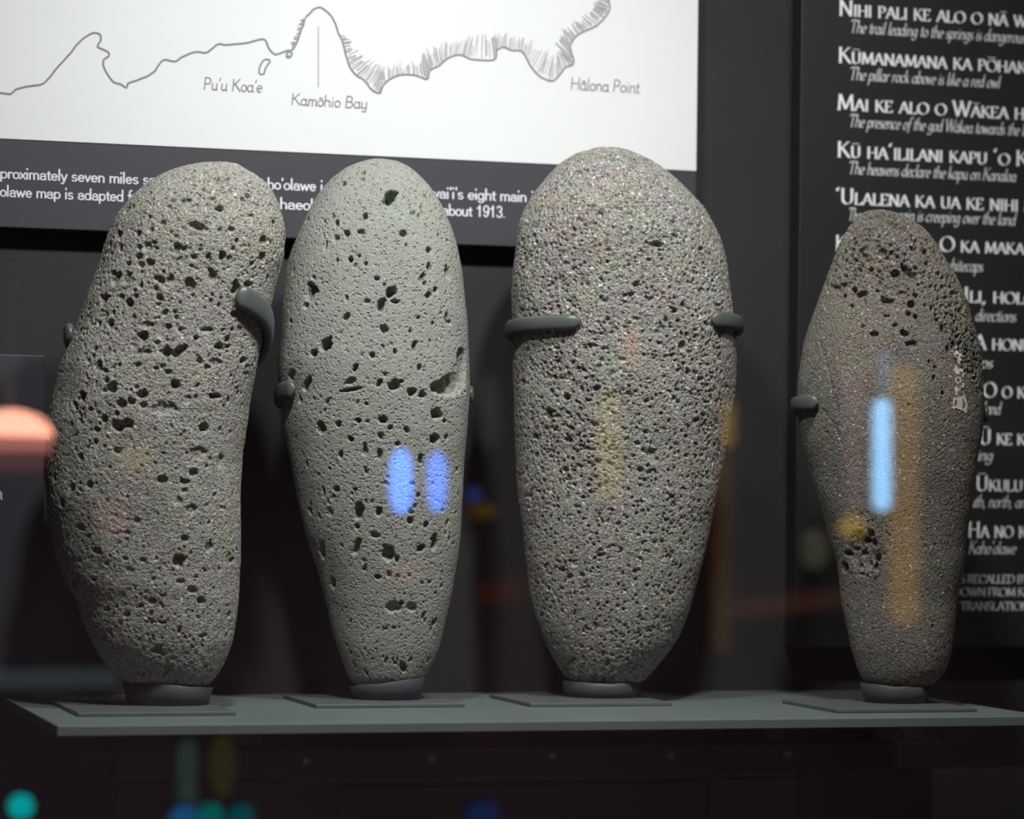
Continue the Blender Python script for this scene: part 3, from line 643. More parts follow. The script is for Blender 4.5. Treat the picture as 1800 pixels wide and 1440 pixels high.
# ------------------------------------------------------------------ mounts: plate, cup, post and two padded clip arms
def mount(s, plate, cup_t, cup_b, rim, arms, label, slant=0.0):
    BL, FL, FR = [on_z(x, y, SHELF_Z + .003) for x, y in plate]
    g = empty('stone_mount', (s.c.x, s.c.y, SHELF_Z))
    tag(g, label, 'mount', 'metal mounts under the stones')
    w = FR.x - FL.x
    y0 = (FL.y + FR.y) / 2; y1 = max(BL.y, y0 + .05)
    x0 = (FL.x + BL.x) / 2
    box('base_plate', (x0, y0, SHELF_Z), (x0 + w, y1, SHELF_Z + .003), MAT['plate'], g, .0006)
    mp = s.mpp; z0 = SHELF_Z + .003
    # cup: outer wall, rolled rim, inner wall, following the stone's foot
    seg = 64; rows = []
    cx = lambda px: (px - s_px0) * mp
    s_px0 = project(np.array([s.c]))[0][0]
    bl, br = cx(cup_b[0]), cx(cup_b[1]); tl, tr = cx(cup_t[0]), cx(cup_t[1])
    hb = [rim[0], rim[1]]                      # rim height in px at left and right
    nz = Noise3(s.seed + 90)
    vs_, fs = [], []
    prof = [(0, 0.0, 0.0), (0, 0.0, 0.0), (1, 1.0, 0.0), (1, 1.0, -.010), (1, .55, -.012), (1, .25, -.014)]
    for k, (lev, f, ins) in enumerate([(0, 0.0, 0), (1, .5, 0), (1, .97, 0), (1, 1.0, -.0008), (1, .97, -.0022), (1, .35, -.004)]):
        for q in range(seg):
            th = 2 * math.pi * q / seg
            c, sn = math.cos(th), math.sin(th)
            hpx = (hb[0] * (1 - c) + hb[1] * (1 + c)) / 2
            hpx += 3.0 * float(nz(np.array([[c * 1.6, sn * 1.6, .3]]))[0]) + 1.2 * float(nz(np.array([[c * 4, sn * 4, 5.3]]))[0])
            h = hpx * mp * f
            l = bl + (tl - bl) * f; r = br + (tr - br) * f
            hw = (r - l) / 2 + ins; cc = (l + r) / 2
            vs_.append(s.c + s.u * (cc + hw * c) - s.v * (hw * .80 * sn) + Vector((0, 0, z0 - s.c.z + h)))
    for k in range(5):
        for q in range(seg):
            q2 = (q + 1) % seg
            fs.append((k*seg+q, k*seg+q2, (k+1)*seg+q2, (k+1)*seg+q))
    fs.append(tuple(range(seg))[::-1])
    mesh_obj('cup', vs_, fs, MAT['cup'], g, smooth=True)
    # arms
    zs = []
    for arm in arms:
        pts = arm['path']                      # (angle in degrees, photo y of the arm's middle)
        ang = np.array([p[0] for p in pts], float); pyv = np.array([p[1] for p in pts], float)
        n = 46
        tt = np.linspace(0, 1, n); cum = np.concatenate([[0], np.cumsum(np.abs(np.diff(ang)))]); cum /= cum[-1]
        A = np.interp(tt, cum, ang); Yp = np.interp(tt, cum, pyv)
        ker = np.hanning(9); ker /= ker.sum()
        Yp = np.convolve(np.pad(Yp, 4, mode='edge'), ker, 'valid')
        cen, nor = [], []
        for a_, y_ in zip(A, Yp):
            h = (CAM.z + (s.c - CAM).dot(s.v) / pdir(s_px0, y_).dot(s.v) * pdir(s_px0, y_).z) - s.c.z
            u, v = s.section(math.radians(a_), h)
            u2, v2 = s.section(math.radians(a_ + .5), h); u1, v1 = s.section(math.radians(a_ - .5), h)
            t2 = np.array([u2 - u1, v2 - v1]); t2 /= np.linalg.norm(t2) + 1e-12
            nn = np.array([t2[1], -t2[0]])
            cu = float(np.interp(h, s.z, s.cu))
            if nn @ np.array([u - cu, v]) < 0: nn = -nn
            off = arm['rr'] * .72 * mp
            cen.append((u + nn[0] * off, v + nn[1] * off, h)); nor.append(nn)
        cen = np.array(cen); zs.append(cen[0][2])
        V, Fc = [], []; sg = 16
        arc = np.concatenate([[0], np.cumsum(np.linalg.norm(np.diff(cen, axis=0), axis=1))])
        tip = arm.get('tip', 16) * mp
        for k in range(n):
            c = cen[k]; d = arc[-1] - arc[k]
            tp = 1.0 if d > tip else math.sqrt(max(0.0, 1 - ((tip - d) / tip) ** 2))
            tp = max(tp, .04)
            T = cen[min(k+1, n-1)] - cen[max(k-1, 0)]; T /= np.linalg.norm(T)
            nn = np.array([nor[k][0], nor[k][1], 0]); nn -= T * (nn @ T); nn /= np.linalg.norm(nn)
            bb = np.cross(T, nn)
            hz = arm['hz'] if not hasattr(arm['hz'], '__len__') else np.interp(tt[k], (0, 1), arm['hz'])
            for q in range(sg):
                an = 2 * math.pi * q / sg
                ca, sa = math.cos(an), math.sin(an)
                ca = math.copysign(abs(ca) ** .75, ca); sa = math.copysign(abs(sa) ** .75, sa)
                p = c + nn * (arm['rr'] * mp * ca * tp) + bb * (hz * mp * sa * tp)
                V.append(s.world(*p))
        for k in range(n - 1):
            for q in range(sg):
                q2 = (q + 1) % sg
                Fc.append((k*sg+q, k*sg+q2, (k+1)*sg+q2, (k+1)*sg+q))
        Fc.append(tuple(range(sg))[::-1]); Fc.append(tuple((n-1)*sg+q for q in range(sg)))
        mesh_obj('clip_arm', V, Fc, MAT['pad'], g, smooth=True)
    # post behind the stone
    path = []
    top = max(zs)
    for h in np.linspace(.0, top + .006, 26):
        hh = max(h, float(s.z[0]) + .004)
        v = max(float(s.section(math.radians(270), x)[1]) for x in (hh, min(hh + .03, top)))
        u = float(np.interp(min(max(h, s.z[0]), top), s.z, s.cu))
        path.append(s.world(u, v + 9 * mp, h))
    pv = [Vector(p) for p in path]
    tube('post', pv, .0042, MAT['pad'], g, 12)

mount(ST[0], [(95,1232),(137,1254),(411,1250)], (214, 374), (224, 366), (43, 30),
      [dict(path=[(270,660),(320,640),(348,608),(366,582),(388,552),(405,534),(419,523)], rr=9.5, hz=(17,21), tip=15),
       dict(path=[(270,640),(215,612),(184,594),(165,591)], rr=8.5, hz=(15,19), tip=9)],
      'dark mount holding the leftmost leaning stone, long clip across its right side')
mount(ST[1], [(499,1221),(559,1240),(810,1235)], (612, 750), (623, 738), (24, 42),
      [dict(path=[(270,720),(225,716),(190,704),(160,692),(142,689)], rr=8, hz=(14,16), tip=12),
       dict(path=[(270,700),(320,695),(349,691),(358,690)], rr=6, hz=(13,15), tip=8)],
      'dark mount holding the smooth greenish stone with the broken hollow')
mount(ST[2], [(860,1220),(937,1237.5),(1176,1233.5)], (988, 1128), (992, 1125), (28, 27),
      [dict(path=[(270,592),(220,590),(180,583),(150,578),(109,575)], rr=9, hz=(16,13.5), tip=22),
       dict(path=[(270,578),(320,576),(360,571),(385,567),(405,566)], rr=8, hz=(16,14), tip=16)],
      'dark mount clasping the tallest stone with two level clips')
mount(ST[3], [(1377,1230),(1478,1248.5),(1707,1243.5)], (1511, 1638), (1520, 1630), (36, 30),
      [dict(path=[(270,740),(225,730),(190,718),(170,713),(136,711)], rr=7.5, hz=(12,13.5), tip=16),
       dict(path=[(270,740),(320,732),(350,726),(359,724)], rr=6, hz=(13,15), tip=9)],
      'dark mount holding the small brownish stone with the painted number')

# ------------------------------------------------------------------ lettering
def E(cx, cy, rx, ry, a0, a1, n=10):
    return [(cx + rx * math.cos(math.radians(a0 + (a1 - a0) * k / n)), cy + ry * math.sin(math.radians(a0 + (a1 - a0) * k / n))) for k in range(n + 1)]
CAPS = {  # strokes, advance, serif points
 'A': ([[(.02,0),(.36,1)],[(.36,1),(.70,0)],[(.15,.36),(.57,.36)]], .74, [(.02,0),(.70,0)]),
 'B': ([[(.1,0),(.1,1)],[(.1,1)]+E(.3,.76,.22,.24,90,-90)+[(.1,.52)],[(.1,.52)]+E(.32,.26,.26,.26,90,-90)+[(.1,0)]], .66, [(.06,0),(.06,1)]),
 'C': ([E(.44,.5,.40,.5,48,312,16),[(.71,.87),(.72,.70)]], .78, []),
 'D': ([[(.1,0),(.1,1)],[(.1,1)]+E(.34,.5,.40,.5,90,-90,14)+[(.1,0)]], .82, [(.06,0),(.06,1)]),
 'E': ([[(.1,0),(.1,1)],[(.1,1),(.5,1),(.51,.86)],[(.1,.52),(.42,.52)],[(.1,0),(.52,0),(.54,.16)]], .60, [(.06,0),(.06,1)]),
 'F': ([[(.1,0),(.1,1)],[(.1,1),(.5,1),(.51,.86)],[(.1,.52),(.42,.52)]], .56, [(.1,0),(.06,1)]),
 'H': ([[(.1,0),(.1,1)],[(.66,0),(.66,1)],[(.1,.52),(.66,.52)]], .78, [(.1,0),(.1,1),(.66,0),(.66,1)]),
 'I': ([[(.13,0),(.13,1)]], .28, [(.13,0),(.13,1)]),
 'K': ([[(.1,0),(.1,1)],[(.58,1),(.12,.48)],[(.25,.6),(.66,0)]], .70, [(.1,0),(.1,1),(.58,1),(.68,0)]),
 'L': ([[(.1,0),(.1,1)],[(.1,0),(.5,0),(.53,.18)]], .57, [(.06,0),(.1,1)]),
 'M': ([[(.08,0),(.15,1)],[(.15,1),(.46,.08)],[(.46,.08),(.78,1)],[(.78,1),(.85,0)]], .93, [(.08,0),(.13,1),(.80,1),(.85,0)]),
 'N': ([[(.1,0),(.1,1)],[(.1,1),(.68,0)],[(.68,0),(.68,1)]], .79, [(.1,0),(.07,1),(.68,1)]),
 'O': ([E(.44,.5,.40,.5,0,360,22)], .88, []),
 'P': ([[(.1,0),(.1,1)],[(.1,1)]+E(.3,.74,.24,.26,90,-90)+[(.1,.48)]], .60, [(.1,0),(.06,1)]),
 'R': ([[(.1,0),(.1,1)],[(.1,1)]+E(.3,.75,.22,.25,90,-90)+[(.1,.5)],[(.28,.5),(.64,0)]], .67, [(.1,0),(.06,1),(.66,0)]),
 'S': ([E(.27,.74,.2,.26,40,270,10)+E(.27,.25,.22,.25,90,-140,10)], .54, []),
 'T': ([[(.34,0),(.34,1)],[(.03,.86),(.04,1),(.64,1),(.65,.86)]], .68, [(.34,0)]),
 'U': ([[(.1,1),(.1,.34)]+E(.36,.32,.26,.32,180,360,12)+[(.62,.34),(.62,1)]], .74, [(.1,1),(.62,1)]),
 'W': ([[(.02,1),(.28,0)],[(.28,0),(.52,.95)],[(.48,1),(.74,0)],[(.74,0),(1.0,1)]], 1.02, [(.04,1),(.48,1),(.99,1)]),
 'Y': ([[(.02,1),(.32,.48),(.32,0)],[(.62,1),(.32,.48)]], .64, []),
}
x_ = .55
LOW = {
 'a': ([E(.22,.275,.20,.275,20,380,14),[(.42,.54),(.41,.06),(.47,0),(.52,.04)]], .52),
 'b': ([[(.06,1),(.06,.05)],E(.25,.275,.19,.275,180,-180,14)], .50),
 'c': ([E(.22,.275,.20,.275,50,310,12)], .42),
 'd': ([E(.22,.275,.20,.275,20,380,14),[(.43,1),(.42,.06),(.48,0)]], .53),
 'e': ([[(.04,.26),(.39,.34)]+E(.22,.275,.19,.275,20,310,12)], .44),
 'f': ([E(.32,.84,.12,.16,30,180,6)+[(.19,.84),(.14,0),(.10,-.25)],[(.02,.53),(.32,.53)]], .32),
 'g': ([E(.22,.30,.18,.245,0,360,12),[(.41,.54),(.40,-.12)]+E(.21,-.14,.19,.16,0,-160,8)], .50),
 'h': ([[(.07,1),(.07,0)],[(.07,.33)]+E(.25,.36,.17,.19,160,0,8)+[(.42,.06),(.48,.01)]], .52),
 'i': ([[(.08,.55),(.08,.06),(.14,0)],[(.10,.76),(.11,.79)]], .22),
 'k': ([[(.07,1),(.07,0)],[(.38,.54),(.09,.27)],[(.17,.33),(.40,.0)]], .45),
 'l': ([[(.08,1),(.08,.06),(.14,0)]], .21),
 'm': ([[(.07,.55),(.07,0)],[(.07,.33)]+E(.21,.36,.13,.19,160,0,8)+[(.34,0)],[(.34,.33)]+E(.48,.36,.13,.19,160,0,8)+[(.61,.05),(.66,0)]], .70),
 'n': ([[(.07,.55),(.07,0)],[(.07,.33)]+E(.25,.36,.17,.19,160,0,8)+[(.42,.06),(.48,.01)]], .52),
 'o': ([E(.23,.275,.20,.275,0,360,14)], .47),
 'p': ([[(.07,.55),(.06,-.36)],E(.26,.275,.19,.275,180,-180,14)], .50),
 'r': ([[(.07,.55),(.07,0)],[(.07,.32)]+E(.22,.37,.14,.17,160,50,5)], .34),
 's': ([E(.17,.41,.11,.14,50,270,8)+E(.16,.14,.13,.13,90,-140,8)], .34),
 't': ([[(.13,.78),(.12,.1),(.17,.01),(.26,.04)],[(.02,.54),(.26,.54)]], .30),
 'u': ([[(.07,.55),(.07,.18)]+E(.23,.19,.16,.19,180,330,8)+[(.40,.25)],[(.41,.55),(.41,.05),(.47,0)]], .52),
 'v': ([[(.03,.55),(.19,0),(.38,.55)]], .42),
 'w': ([[(.03,.55),(.17,0),(.31,.5),(.46,0),(.62,.55)]], .66),
 'x': ([[(.03,.55),(.40,0)],[(.40,.55),(.03,0)]], .43),
 'y': ([[(.05,.55),(.07,.25)]+E(.22,.2,.15,.2,180,320,6),[(.41,.55),(.40,-.1)]+E(.24,-.14,.16,.16,0,-140,7)], .50),
}
SANS = {
 'a': ([[(.07,.42)]+E(.24,.40,.165,.155,160,0,8)+[(.405,.08),(.44,0)],E(.225,.155,.175,.155,90,270,8)+[(.32,.03),(.405,.13)],[(.225,.31),(.405,.33)]], .50),
 'd': ([E(.24,.275,.20,.275,0,360,14),[(.44,1),(.44,0)]], .53),
 'e': ([[(.05,.29),(.43,.29)]+E(.24,.275,.19,.275,5,320,12)], .49),
 'f': ([E(.26,.84,.12,.16,70,180,6)+[(.14,.84),(.14,0)],[(.02,.55),(.28,.55)]], .29),
 'g': ([E(.24,.275,.20,.275,0,360,14),[(.44,.55),(.44,-.06)]+E(.25,-.08,.19,.16,0,-160,8)], .53),
 'h': ([[(.07,1),(.07,0)],[(.07,.33)]+E(.24,.36,.17,.19,160,0,8)+[(.41,0)]], .50),
 'i': ([[(.08,.55),(.08,0)],[(.08,.86),(.08,.95)]], .19),
 'l': ([[(.08,1),(.08,0)]], .19),
 'n': ([[(.07,.55),(.07,0)],[(.07,.33)]+E(.24,.36,.17,.19,160,0,8)+[(.41,0)]], .50),
 'm': ([[(.07,.55),(.07,0)],[(.07,.33)]+E(.22,.37,.15,.18,160,0,8)+[(.37,0)],[(.37,.33)]+E(.52,.37,.15,.18,160,0,8)+[(.67,0)]], .75),
 'p': ([[(.07,.55),(.07,-.28)],E(.27,.275,.20,.275,180,-180,14)], .53),
 's': ([E(.21,.41,.145,.14,35,270,8)+E(.21,.14,.165,.14,90,-150,8)], .44),
 't': ([[(.13,.75),(.13,.1),(.17,.01),(.25,.02)],[(.02,.55),(.25,.55)]], .28),
 'u': ([[(.07,.55),(.07,.18)]+E(.23,.19,.16,.19,180,345,8)+[(.40,.25)],[(.41,.55),(.41,0)]], .50),
 'y': ([[(.03,.55),(.22,0)],[(.41,.55),(.20,-.12)]+[(.12,-.26),(.04,-.26)]], .44),
 '1': ([[(.08,.72),(.22,.80),(.27,1),(.27,0)]], .50), '9': ([E(.25,.68,.19,.31,0,360,14),[(.44,.68),(.42,.3),(.3,.02),(.15,.02),(.08,.16)]], .50),
 '3': ([E(.24,.75,.17,.24,160,-90,10)+E(.24,.26,.19,.26,90,-160,10)], .50),
}
MARK = {',': ([[(.08,.06),(.10,0),(.04,-.16)]], .22), '.': ([[(.08,.02),(.09,.03)]], .22),
        '\u02bb': ([[(.16,1.05),(.07,.95),(.09,.84),(.12,.86)]], .24), "'": ([[(.10,1.0),(.08,.8)]], .18)}
MAC = {'\u0100': 'A', '\u016a': 'U', '\u014c': 'O', '\u0101': 'a', '\u014d': 'o'}
def hull(pts):
    pts = sorted(set(pts))
    def half(ps):
        h = []
        for p in ps:
            while len(h) >= 2 and (h[-1][0]-h[-2][0])*(p[1]-h[-2][1]) - (h[-1][1]-h[-2][1])*(p[0]-h[-2][0]) <= 0: h.pop()
            h.append(p)
        return h
    a = half(pts); b = half(pts[::-1])
    return a[:-1] + b[:-1]
def layout(text, style):
    """-> list of (polyline, nib scale), total width; units of cap height."""
    x = 0; out = []
    for n, ch in enumerate(text):
        if ch == ' ': x += .30 if style != 'caps' else .34; continue
        base = MAC.get(ch, ch); k = 1.0; ser = []
        if style == 'sans' and base in SANS: st, adv = SANS[base]
        elif base in MARK: st, adv = MARK[base]
        elif base in LOW: st, adv = LOW[base]
        else:
            st, adv, ser = CAPS[base]
            if style == 'caps' and not (n == 0 or text[n-1] == '\u02bb' and n == 1 or ch in CAPBIG and text[:n].endswith(' ') and text[n:].startswith(CAPBIG[ch])): k = .74
        if style == 'hand': ser = []
        for s_ in st: out.append(([(x + p[0] * k, p[1] * k) for p in s_], 1.0 if k == 1 else .88))
        for p in ser: out.append(([(x + (p[0] - .10) * k, p[1] * k), (x + (p[0] + .10) * k, p[1] * k)], -.6))
        if ch in MAC:
            top = (1.0 if base in CAPS else .55) * k
            out.append(([(x + .12 * k, top + .17), (x + (adv - .14) * k, top + .17)], -.8))
        x += (adv + (.05 if style == 'caps' else .02)) * k
    return out, x
CAPBIG = {'W': 'W\u0100KEA', 'K': 'KANA'}
def text_mesh(name, text, style, p0, p1, cap_px, yoff, mat, parent, slant=0.0, nib=(.075, .022, 28), thick=.0003):
    """A line of print on a panel face y = yoff, from pixel p0 to pixel p1 on its baseline, capitals cap_px tall."""
    st, wtot = layout(text, style)
    A = on_y(p0[0], p0[1], yoff); B = on_y(p1[0], p1[1], yoff); T = on_y(p0[0], p0[1] - cap_px, yoff)
    H = T.z - A.z; sx = (B.x - A.x) / wtot
    vs_, fs = [], []
    na, nb, an = nib; an = math.radians(an)
    def poly(r):
        k = 8
        if r < 0: return [(-r * nb * 1.3 * math.cos(2*math.pi*q/k), -r * nb * 1.3 * math.sin(2*math.pi*q/k)) for q in range(k)]
        return [(r * (na * math.cos(2*math.pi*q/k) * math.cos(an) - nb * math.sin(2*math.pi*q/k) * math.sin(an)),
                 r * (na * math.cos(2*math.pi*q/k) * math.sin(an) + nb * math.sin(2*math.pi*q/k) * math.cos(an))) for q in range(k)]
    for pts, r in st:
        pg = poly(r)
        for k in range(len(pts) - 1):
            hp = hull([(round(pts[k][0] + a, 5), round(pts[k][1] + b, 5)) for a, b in pg] + [(round(pts[k+1][0] + a, 5), round(pts[k+1][1] + b, 5)) for a, b in pg])
            b0 = len(vs_)
            for a, b in hp: vs_.append((A.x + (a + slant * b) * sx, yoff - thick - (len(fs) % 11) * 2.5e-5, A.z + b * H))
            fs.append(tuple(range(b0, b0 + len(hp))))
    return mesh_obj(name, vs_, fs, mat, parent)
# ------------------------------------------------------------------ map panel
T_MAP = .018
YM = Y_WALL - T_MAP
br = on_y(1223, 446, YM)
mapo = empty('map_panel', (br.x - .4, YM, br.z))
tag(mapo, 'wide wall panel with a white coastline map and dark caption strip', 'sign')
xl = on_y(-260, 380, YM).x
top = on_y(1226, -420, YM).z
box('panel_board', (xl, YM, br.z), (br.x, Y_WALL, top), MAT['panel_dark'], mapo, .0008)
a = on_y(1222.5, 300.5, YM)
box('map_sheet', (xl, YM - .0008, a.z), (a.x + .0003, YM, top), MAT['paper'], mapo)
YP = YM - .0008
def ribbon(name, pts, wpx, mat, thick=.0003, jitter=0.0, parent=mapo, rg=random.Random(3)):
    P = [on_y(x, y, YP) for x, y in pts]
    sc = (on_y(601, 100, YP) - on_y(600, 100, YP)).length
    w = wpx * sc / 2
    vs_, fs = [], []
    n = len(P)
    for i, p in enumerate(P):
        t = P[min(i+1, n-1)] - P[max(i-1, 0)]; t = Vector((t.x, 0, t.z)).normalized()
        m = Vector((-t.z, 0, t.x)) * w
        for sg in (1, -1): vs_.append(Vector((p.x, YP - thick, p.z)) + m * sg)
    for i in range(n - 1): fs.append((2*i, 2*i+1, 2*i+3, 2*i+2))
    return vs_, fs
def smooth_line(pts, wob=.8, step=5, seed=1):
    rg = random.Random(seed); out = []
    for k in range(len(pts) - 1):
        p0 = pts[max(k-1, 0)]; p1 = pts[k]; p2 = pts[k+1]; p3 = pts[min(k+2, len(pts)-1)]
        n = max(2, int(math.hypot(p2[0]-p1[0], p2[1]-p1[1]) / step))
        for q in range(n):
            t = q / n; tt = t * t; ttt = tt * t
            x = .5 * (2*p1[0] + (p2[0]-p0[0])*t + (2*p0[0]-5*p1[0]+4*p2[0]-p3[0])*tt + (3*p1[0]-p0[0]-3*p2[0]+p3[0])*ttt)
            y = .5 * (2*p1[1] + (p2[1]-p0[1])*t + (2*p0[1]-5*p1[1]+4*p2[1]-p3[1])*tt + (3*p1[1]-p0[1]-3*p2[1]+p3[1])*ttt)
            out.append((x + rg.uniform(-wob, wob), y + rg.uniform(-wob, wob)))
    out.append(pts[-1]); return out
k1 = 700 / 1800.0
coastA = [(x * k1, y * k1) for x, y in [(-260,440),(-120,415),(0,420),(50,425),(70,405),(130,390),(185,382),(215,360),(255,310),(310,250),(350,200),(390,165),(430,148),(455,160),(455,185),(440,210),(470,225),(492,238),(490,255),(468,270),(468,300),(485,335),(515,372),(545,380),(572,398),(578,378),(620,362),(665,345),(700,320),(722,288),(742,270),(790,278),(820,260),(870,238),(900,234),(935,238),(985,200),(1020,203),(1110,195),(1150,185),(1195,178),(1208,200),(1220,228),(1245,246),(1280,236),(1305,228),(1320,240),(1310,260),(1295,258),(1300,235),(1325,222),(1345,185),(1358,145),(1372,110),(1378,85),(1400,60),(1425,38),(1450,34),(1480,55),(1505,85),(1520,120),(1530,150),(1548,190),(1558,230),(1570,270),(1585,310),(1610,340),(1645,362),(1675,400),(1700,418),(1716,420)]]
coastB = [(600 + x * k1, y * k1) for x, y in [(176,420),(190,385),(215,362),(260,340),(310,338),(350,345),(388,358),(400,318),(440,298),(480,265),(525,248),(560,255),(590,268),(690,270),(702,228),(735,214),(770,228),(810,230),(830,250),(850,290),(885,335),(920,358),(960,364),(1000,322),(1015,302),(1045,295),(1050,270),(1040,240),(1035,205),(1060,165),(1100,140),(1150,118),(1190,80),(1212,45),(1210,10),(1200,-30),(1180,-90),(1200,-160),(1230,-240)]]
coast = coastA + coastB
line = smooth_line(coast, .35, 4)
v_, f_ = ribbon('coastline', line, 3.2, None)
mesh_obj('coastline', v_, f_, MAT['ink'], mapo)
v_, f_ = ribbon('islet', smooth_line([(x * k1, y * k1) for x, y in [(1222,272),(1195,270),(1175,300),(1172,332),(1192,335),(1200,310),(1222,275)]], .2, 3), 3, None)
mesh_obj('islet_outline', v_, f_, MAT['ink'], mapo)
v_, f_ = ribbon('leader_line', [(559.5, 47), (559.5, 153)], 2.2, None)
mesh_obj('leader_line', v_, f_, MAT['hatch'], mapo)
def hatching():
    rg = random.Random(9)
    strips = [  # along these points (shore side) to those (inland side)
        ([(597,60),(606,92),(616,122),(636,141),(656,158),(668,163)], [(610,62),(625,85),(642,105),(660,112),(672,118),(676,122)]),
        ([(672,152),(685,141),(702,133),(722,131),(738,134),(751,139),(757,124)], [(668,118),(685,115),(702,112),(720,112),(735,105),(742,95),(745,90)]),
        ([(757,124),(772,116),(786,104),(804,97),(826,104),(868,105),(873,89)], [(745,92),(765,80),(785,74),(810,72),(835,65),(862,58),(872,60)]),
        ([(873,89),(886,83),(900,89),(915,90),(923,98),(932,114),(946,131),(960,140),(973,142)], [(872,60),(886,60),(902,62),(918,66),(935,75),(950,84),(963,92),(972,96),(976,96)]),
        ([(976,140),(990,124),(1008,113),(1006,95),(1003,80),(1013,64),(1030,54),(1050,44),(1064,30),(1071,16),(1069,0)], [(978,97),(978,90),(980,80),(984,70),(990,55),(1000,45),(1014,38),(1028,26),(1040,14),(1046,4),(1042,-8)]),
        ([(500,100),(516,88),(522,75),(528,58),(534,42),(541,28)], [(508,96),(510,84),(514,72),(520,56),(526,42),(532,30)]),
    ]
    V, Fq = [], []
    for a, b in strips:
        n = len(a) - 1
        L = sum(math.hypot(a[k+1][0]-a[k][0], a[k+1][1]-a[k][1]) for k in range(n))
        m = int(L / 3.3)
        for q in range(m):
            t = (q + rg.random() * .9) / m * n; k = min(int(t), n - 1); t -= k
            p = [a[k][i] * (1-t) + a[k+1][i] * t for i in (0, 1)]; r = [b[k][i] * (1-t) + b[k+1][i] * t for i in (0, 1)]
            e = rg.uniform(.65, 1.12)
            r = [p[i] + (r[i] - p[i]) * e + rg.uniform(-2, 2) for i in (0, 1)]
            s0 = rg.uniform(.0, .25); p = [p[i] + (r[i] - p[i]) * s0 for i in (0, 1)]
            v, f = ribbon('', [p, r], rg.uniform(.9, 1.9), None)
            o = len(V); V += [w - Vector((0, (q % 13) * 2e-5 + 2e-4, 0)) for w in v]; Fq += [tuple(o + i for i in ff) for ff in f]
    o = mesh_obj('hatching', V, Fq, MAT['hatch'], mapo); o['kind'] = 'stuff'
hatching()
HN = (.045, .045, 0)
text_mesh('place_name', "Pu'u Koa'e", 'hand', (357, 157), (461, 163), 21, YP, MAT['ink'], mapo, .08, HN)
text_mesh('place_name', 'Kam\u014dhio Bay', 'hand', (511, 184), (646, 192), 20, YP, MAT['ink'], mapo, .08, HN)
text_mesh('place_name', 'H\u0101lona Point', 'hand', (1002, 157), (1124, 164), 21, YP, MAT['ink'], mapo, .08, HN)
for t, p0, p1 in (('proximately seven miles so', (0, 313), (274, 326)), ("ho'olawe i", (470, 332), (568, 337)), ("wai'i's eight main is", (756, 347.5), (949, 357)),
                  ('olawe map is adapted fr', (0, 345), (240, 356)), ('haeolo', (492, 367), (564, 370)), ('about 1913.', (777, 378), (889, 383))):
    text_mesh('caption_text', t, 'sans', p0, p1, 19.5, YM, MAT['letter'], mapo, 0, (.062, .058, 0))

# ------------------------------------------------------------------ chant panel on the right
T_CH = .022
YC = Y_WALL - T_CH
c0 = on_y(1394, 1138, YC)
ch = empty('chant_panel', (c0.x + .2, YC, c0.z))
tag(ch, 'black text panel of chant lines behind the smallest stone', 'sign')
xl2 = on_y(1403, 560, YC).x
box('panel_board', (xl2, YC, c0.z), (xl2 + .62, Y_WALL, on_y(1412, -300, YC).z), MAT['panel_black'], ch, .0008)
def chant():
    bl = lambda x, y0, y: (x, y0 + (x - 1475) * (.055 - .055 * max(0, (y0 - 20)) / 980))
    caps = [  # text, x0, x1, y of the baseline at x = 1475
        ('NIHI PALI KE ALO O N\u0100 WA', 1475, 1822, 27), ('K\u016aMANAMANA KA P\u014cHAKU', 1474, 1822, 110), ('MAI KE ALO O W\u0100KEA HO', 1472, 1822, 193),
        ('K\u016a HA\u02bbILILANI KAPU \u02bbO KANA', 1472, 1862, 276), ('\u02bbULALENA KA UA KE NIHI M', 1469, 1822, 358), ('K', 1469, 1488, 441), ('O KA MAKANI', 1652, 1826, 436),
        ('ILI, HOLO', 1694, 1822, 525), ('A HONUA', 1712, 1830, 609), ('O O KA', 1728, 1818, 694), ('\u016a KE KA', 1722, 1818, 778), ('\u016aKULU', 1716, 1798, 861), ('HA NO KA', 1702, 1820, 944)]
    for t, a, b, y in caps:
        y0 = y
        text_mesh('chant_line', t, 'caps', bl(a, y0, y), bl(b, y0, y), 27 if t[0] not in 'OAIU\u016a' or a < 1500 else 26, YC, MAT['letter3'], ch, 0, (.078, .020, 22))
    it = [('The trail leading to the springs is dangerous', 1493, 1801, 56), ('The pillar rock above is like a red owl', 1492, 1757, 139), ('The presence of the god W\u0101kea towards the la', 1491, 1808, 222),
          ('The heavens declare the kapu on Kanaloa', 1490, 1785, 305), ('The', 1490, 1512, 387), ('rain is creeping over the land', 1578, 1784, 384),
          ('whitecaps', 1660, 1727, 470), ('directions', 1714, 1785, 558), ('ps', 1722, 1744, 642), ('land', 1728, 1758, 724), ('ing', 1716, 1744, 807), ('south, north, an', 1690, 1802, 890), ('Kaho\u02bbolawe', 1702, 1785, 973)]
    for t, a, b, y in it:
        text_mesh('translation_line', t, 'low', bl(a, y, y), bl(b, y, y), 22, YC, MAT['letter2'], ch, .24, (.066, .022, 35))
    for t, a, b, y in (('S RECALLED BY', 1688, 1808, 1025), ('DOWN FROM KA', 1676, 1812, 1048), ('TRANSLATION', 1688, 1808, 1073)):
        text_mesh('credit_line', t, 'low', (a, y), (b, y), 14.7, YC, MAT['letter2'], ch, 0, (.085, .024, 22))
chant()

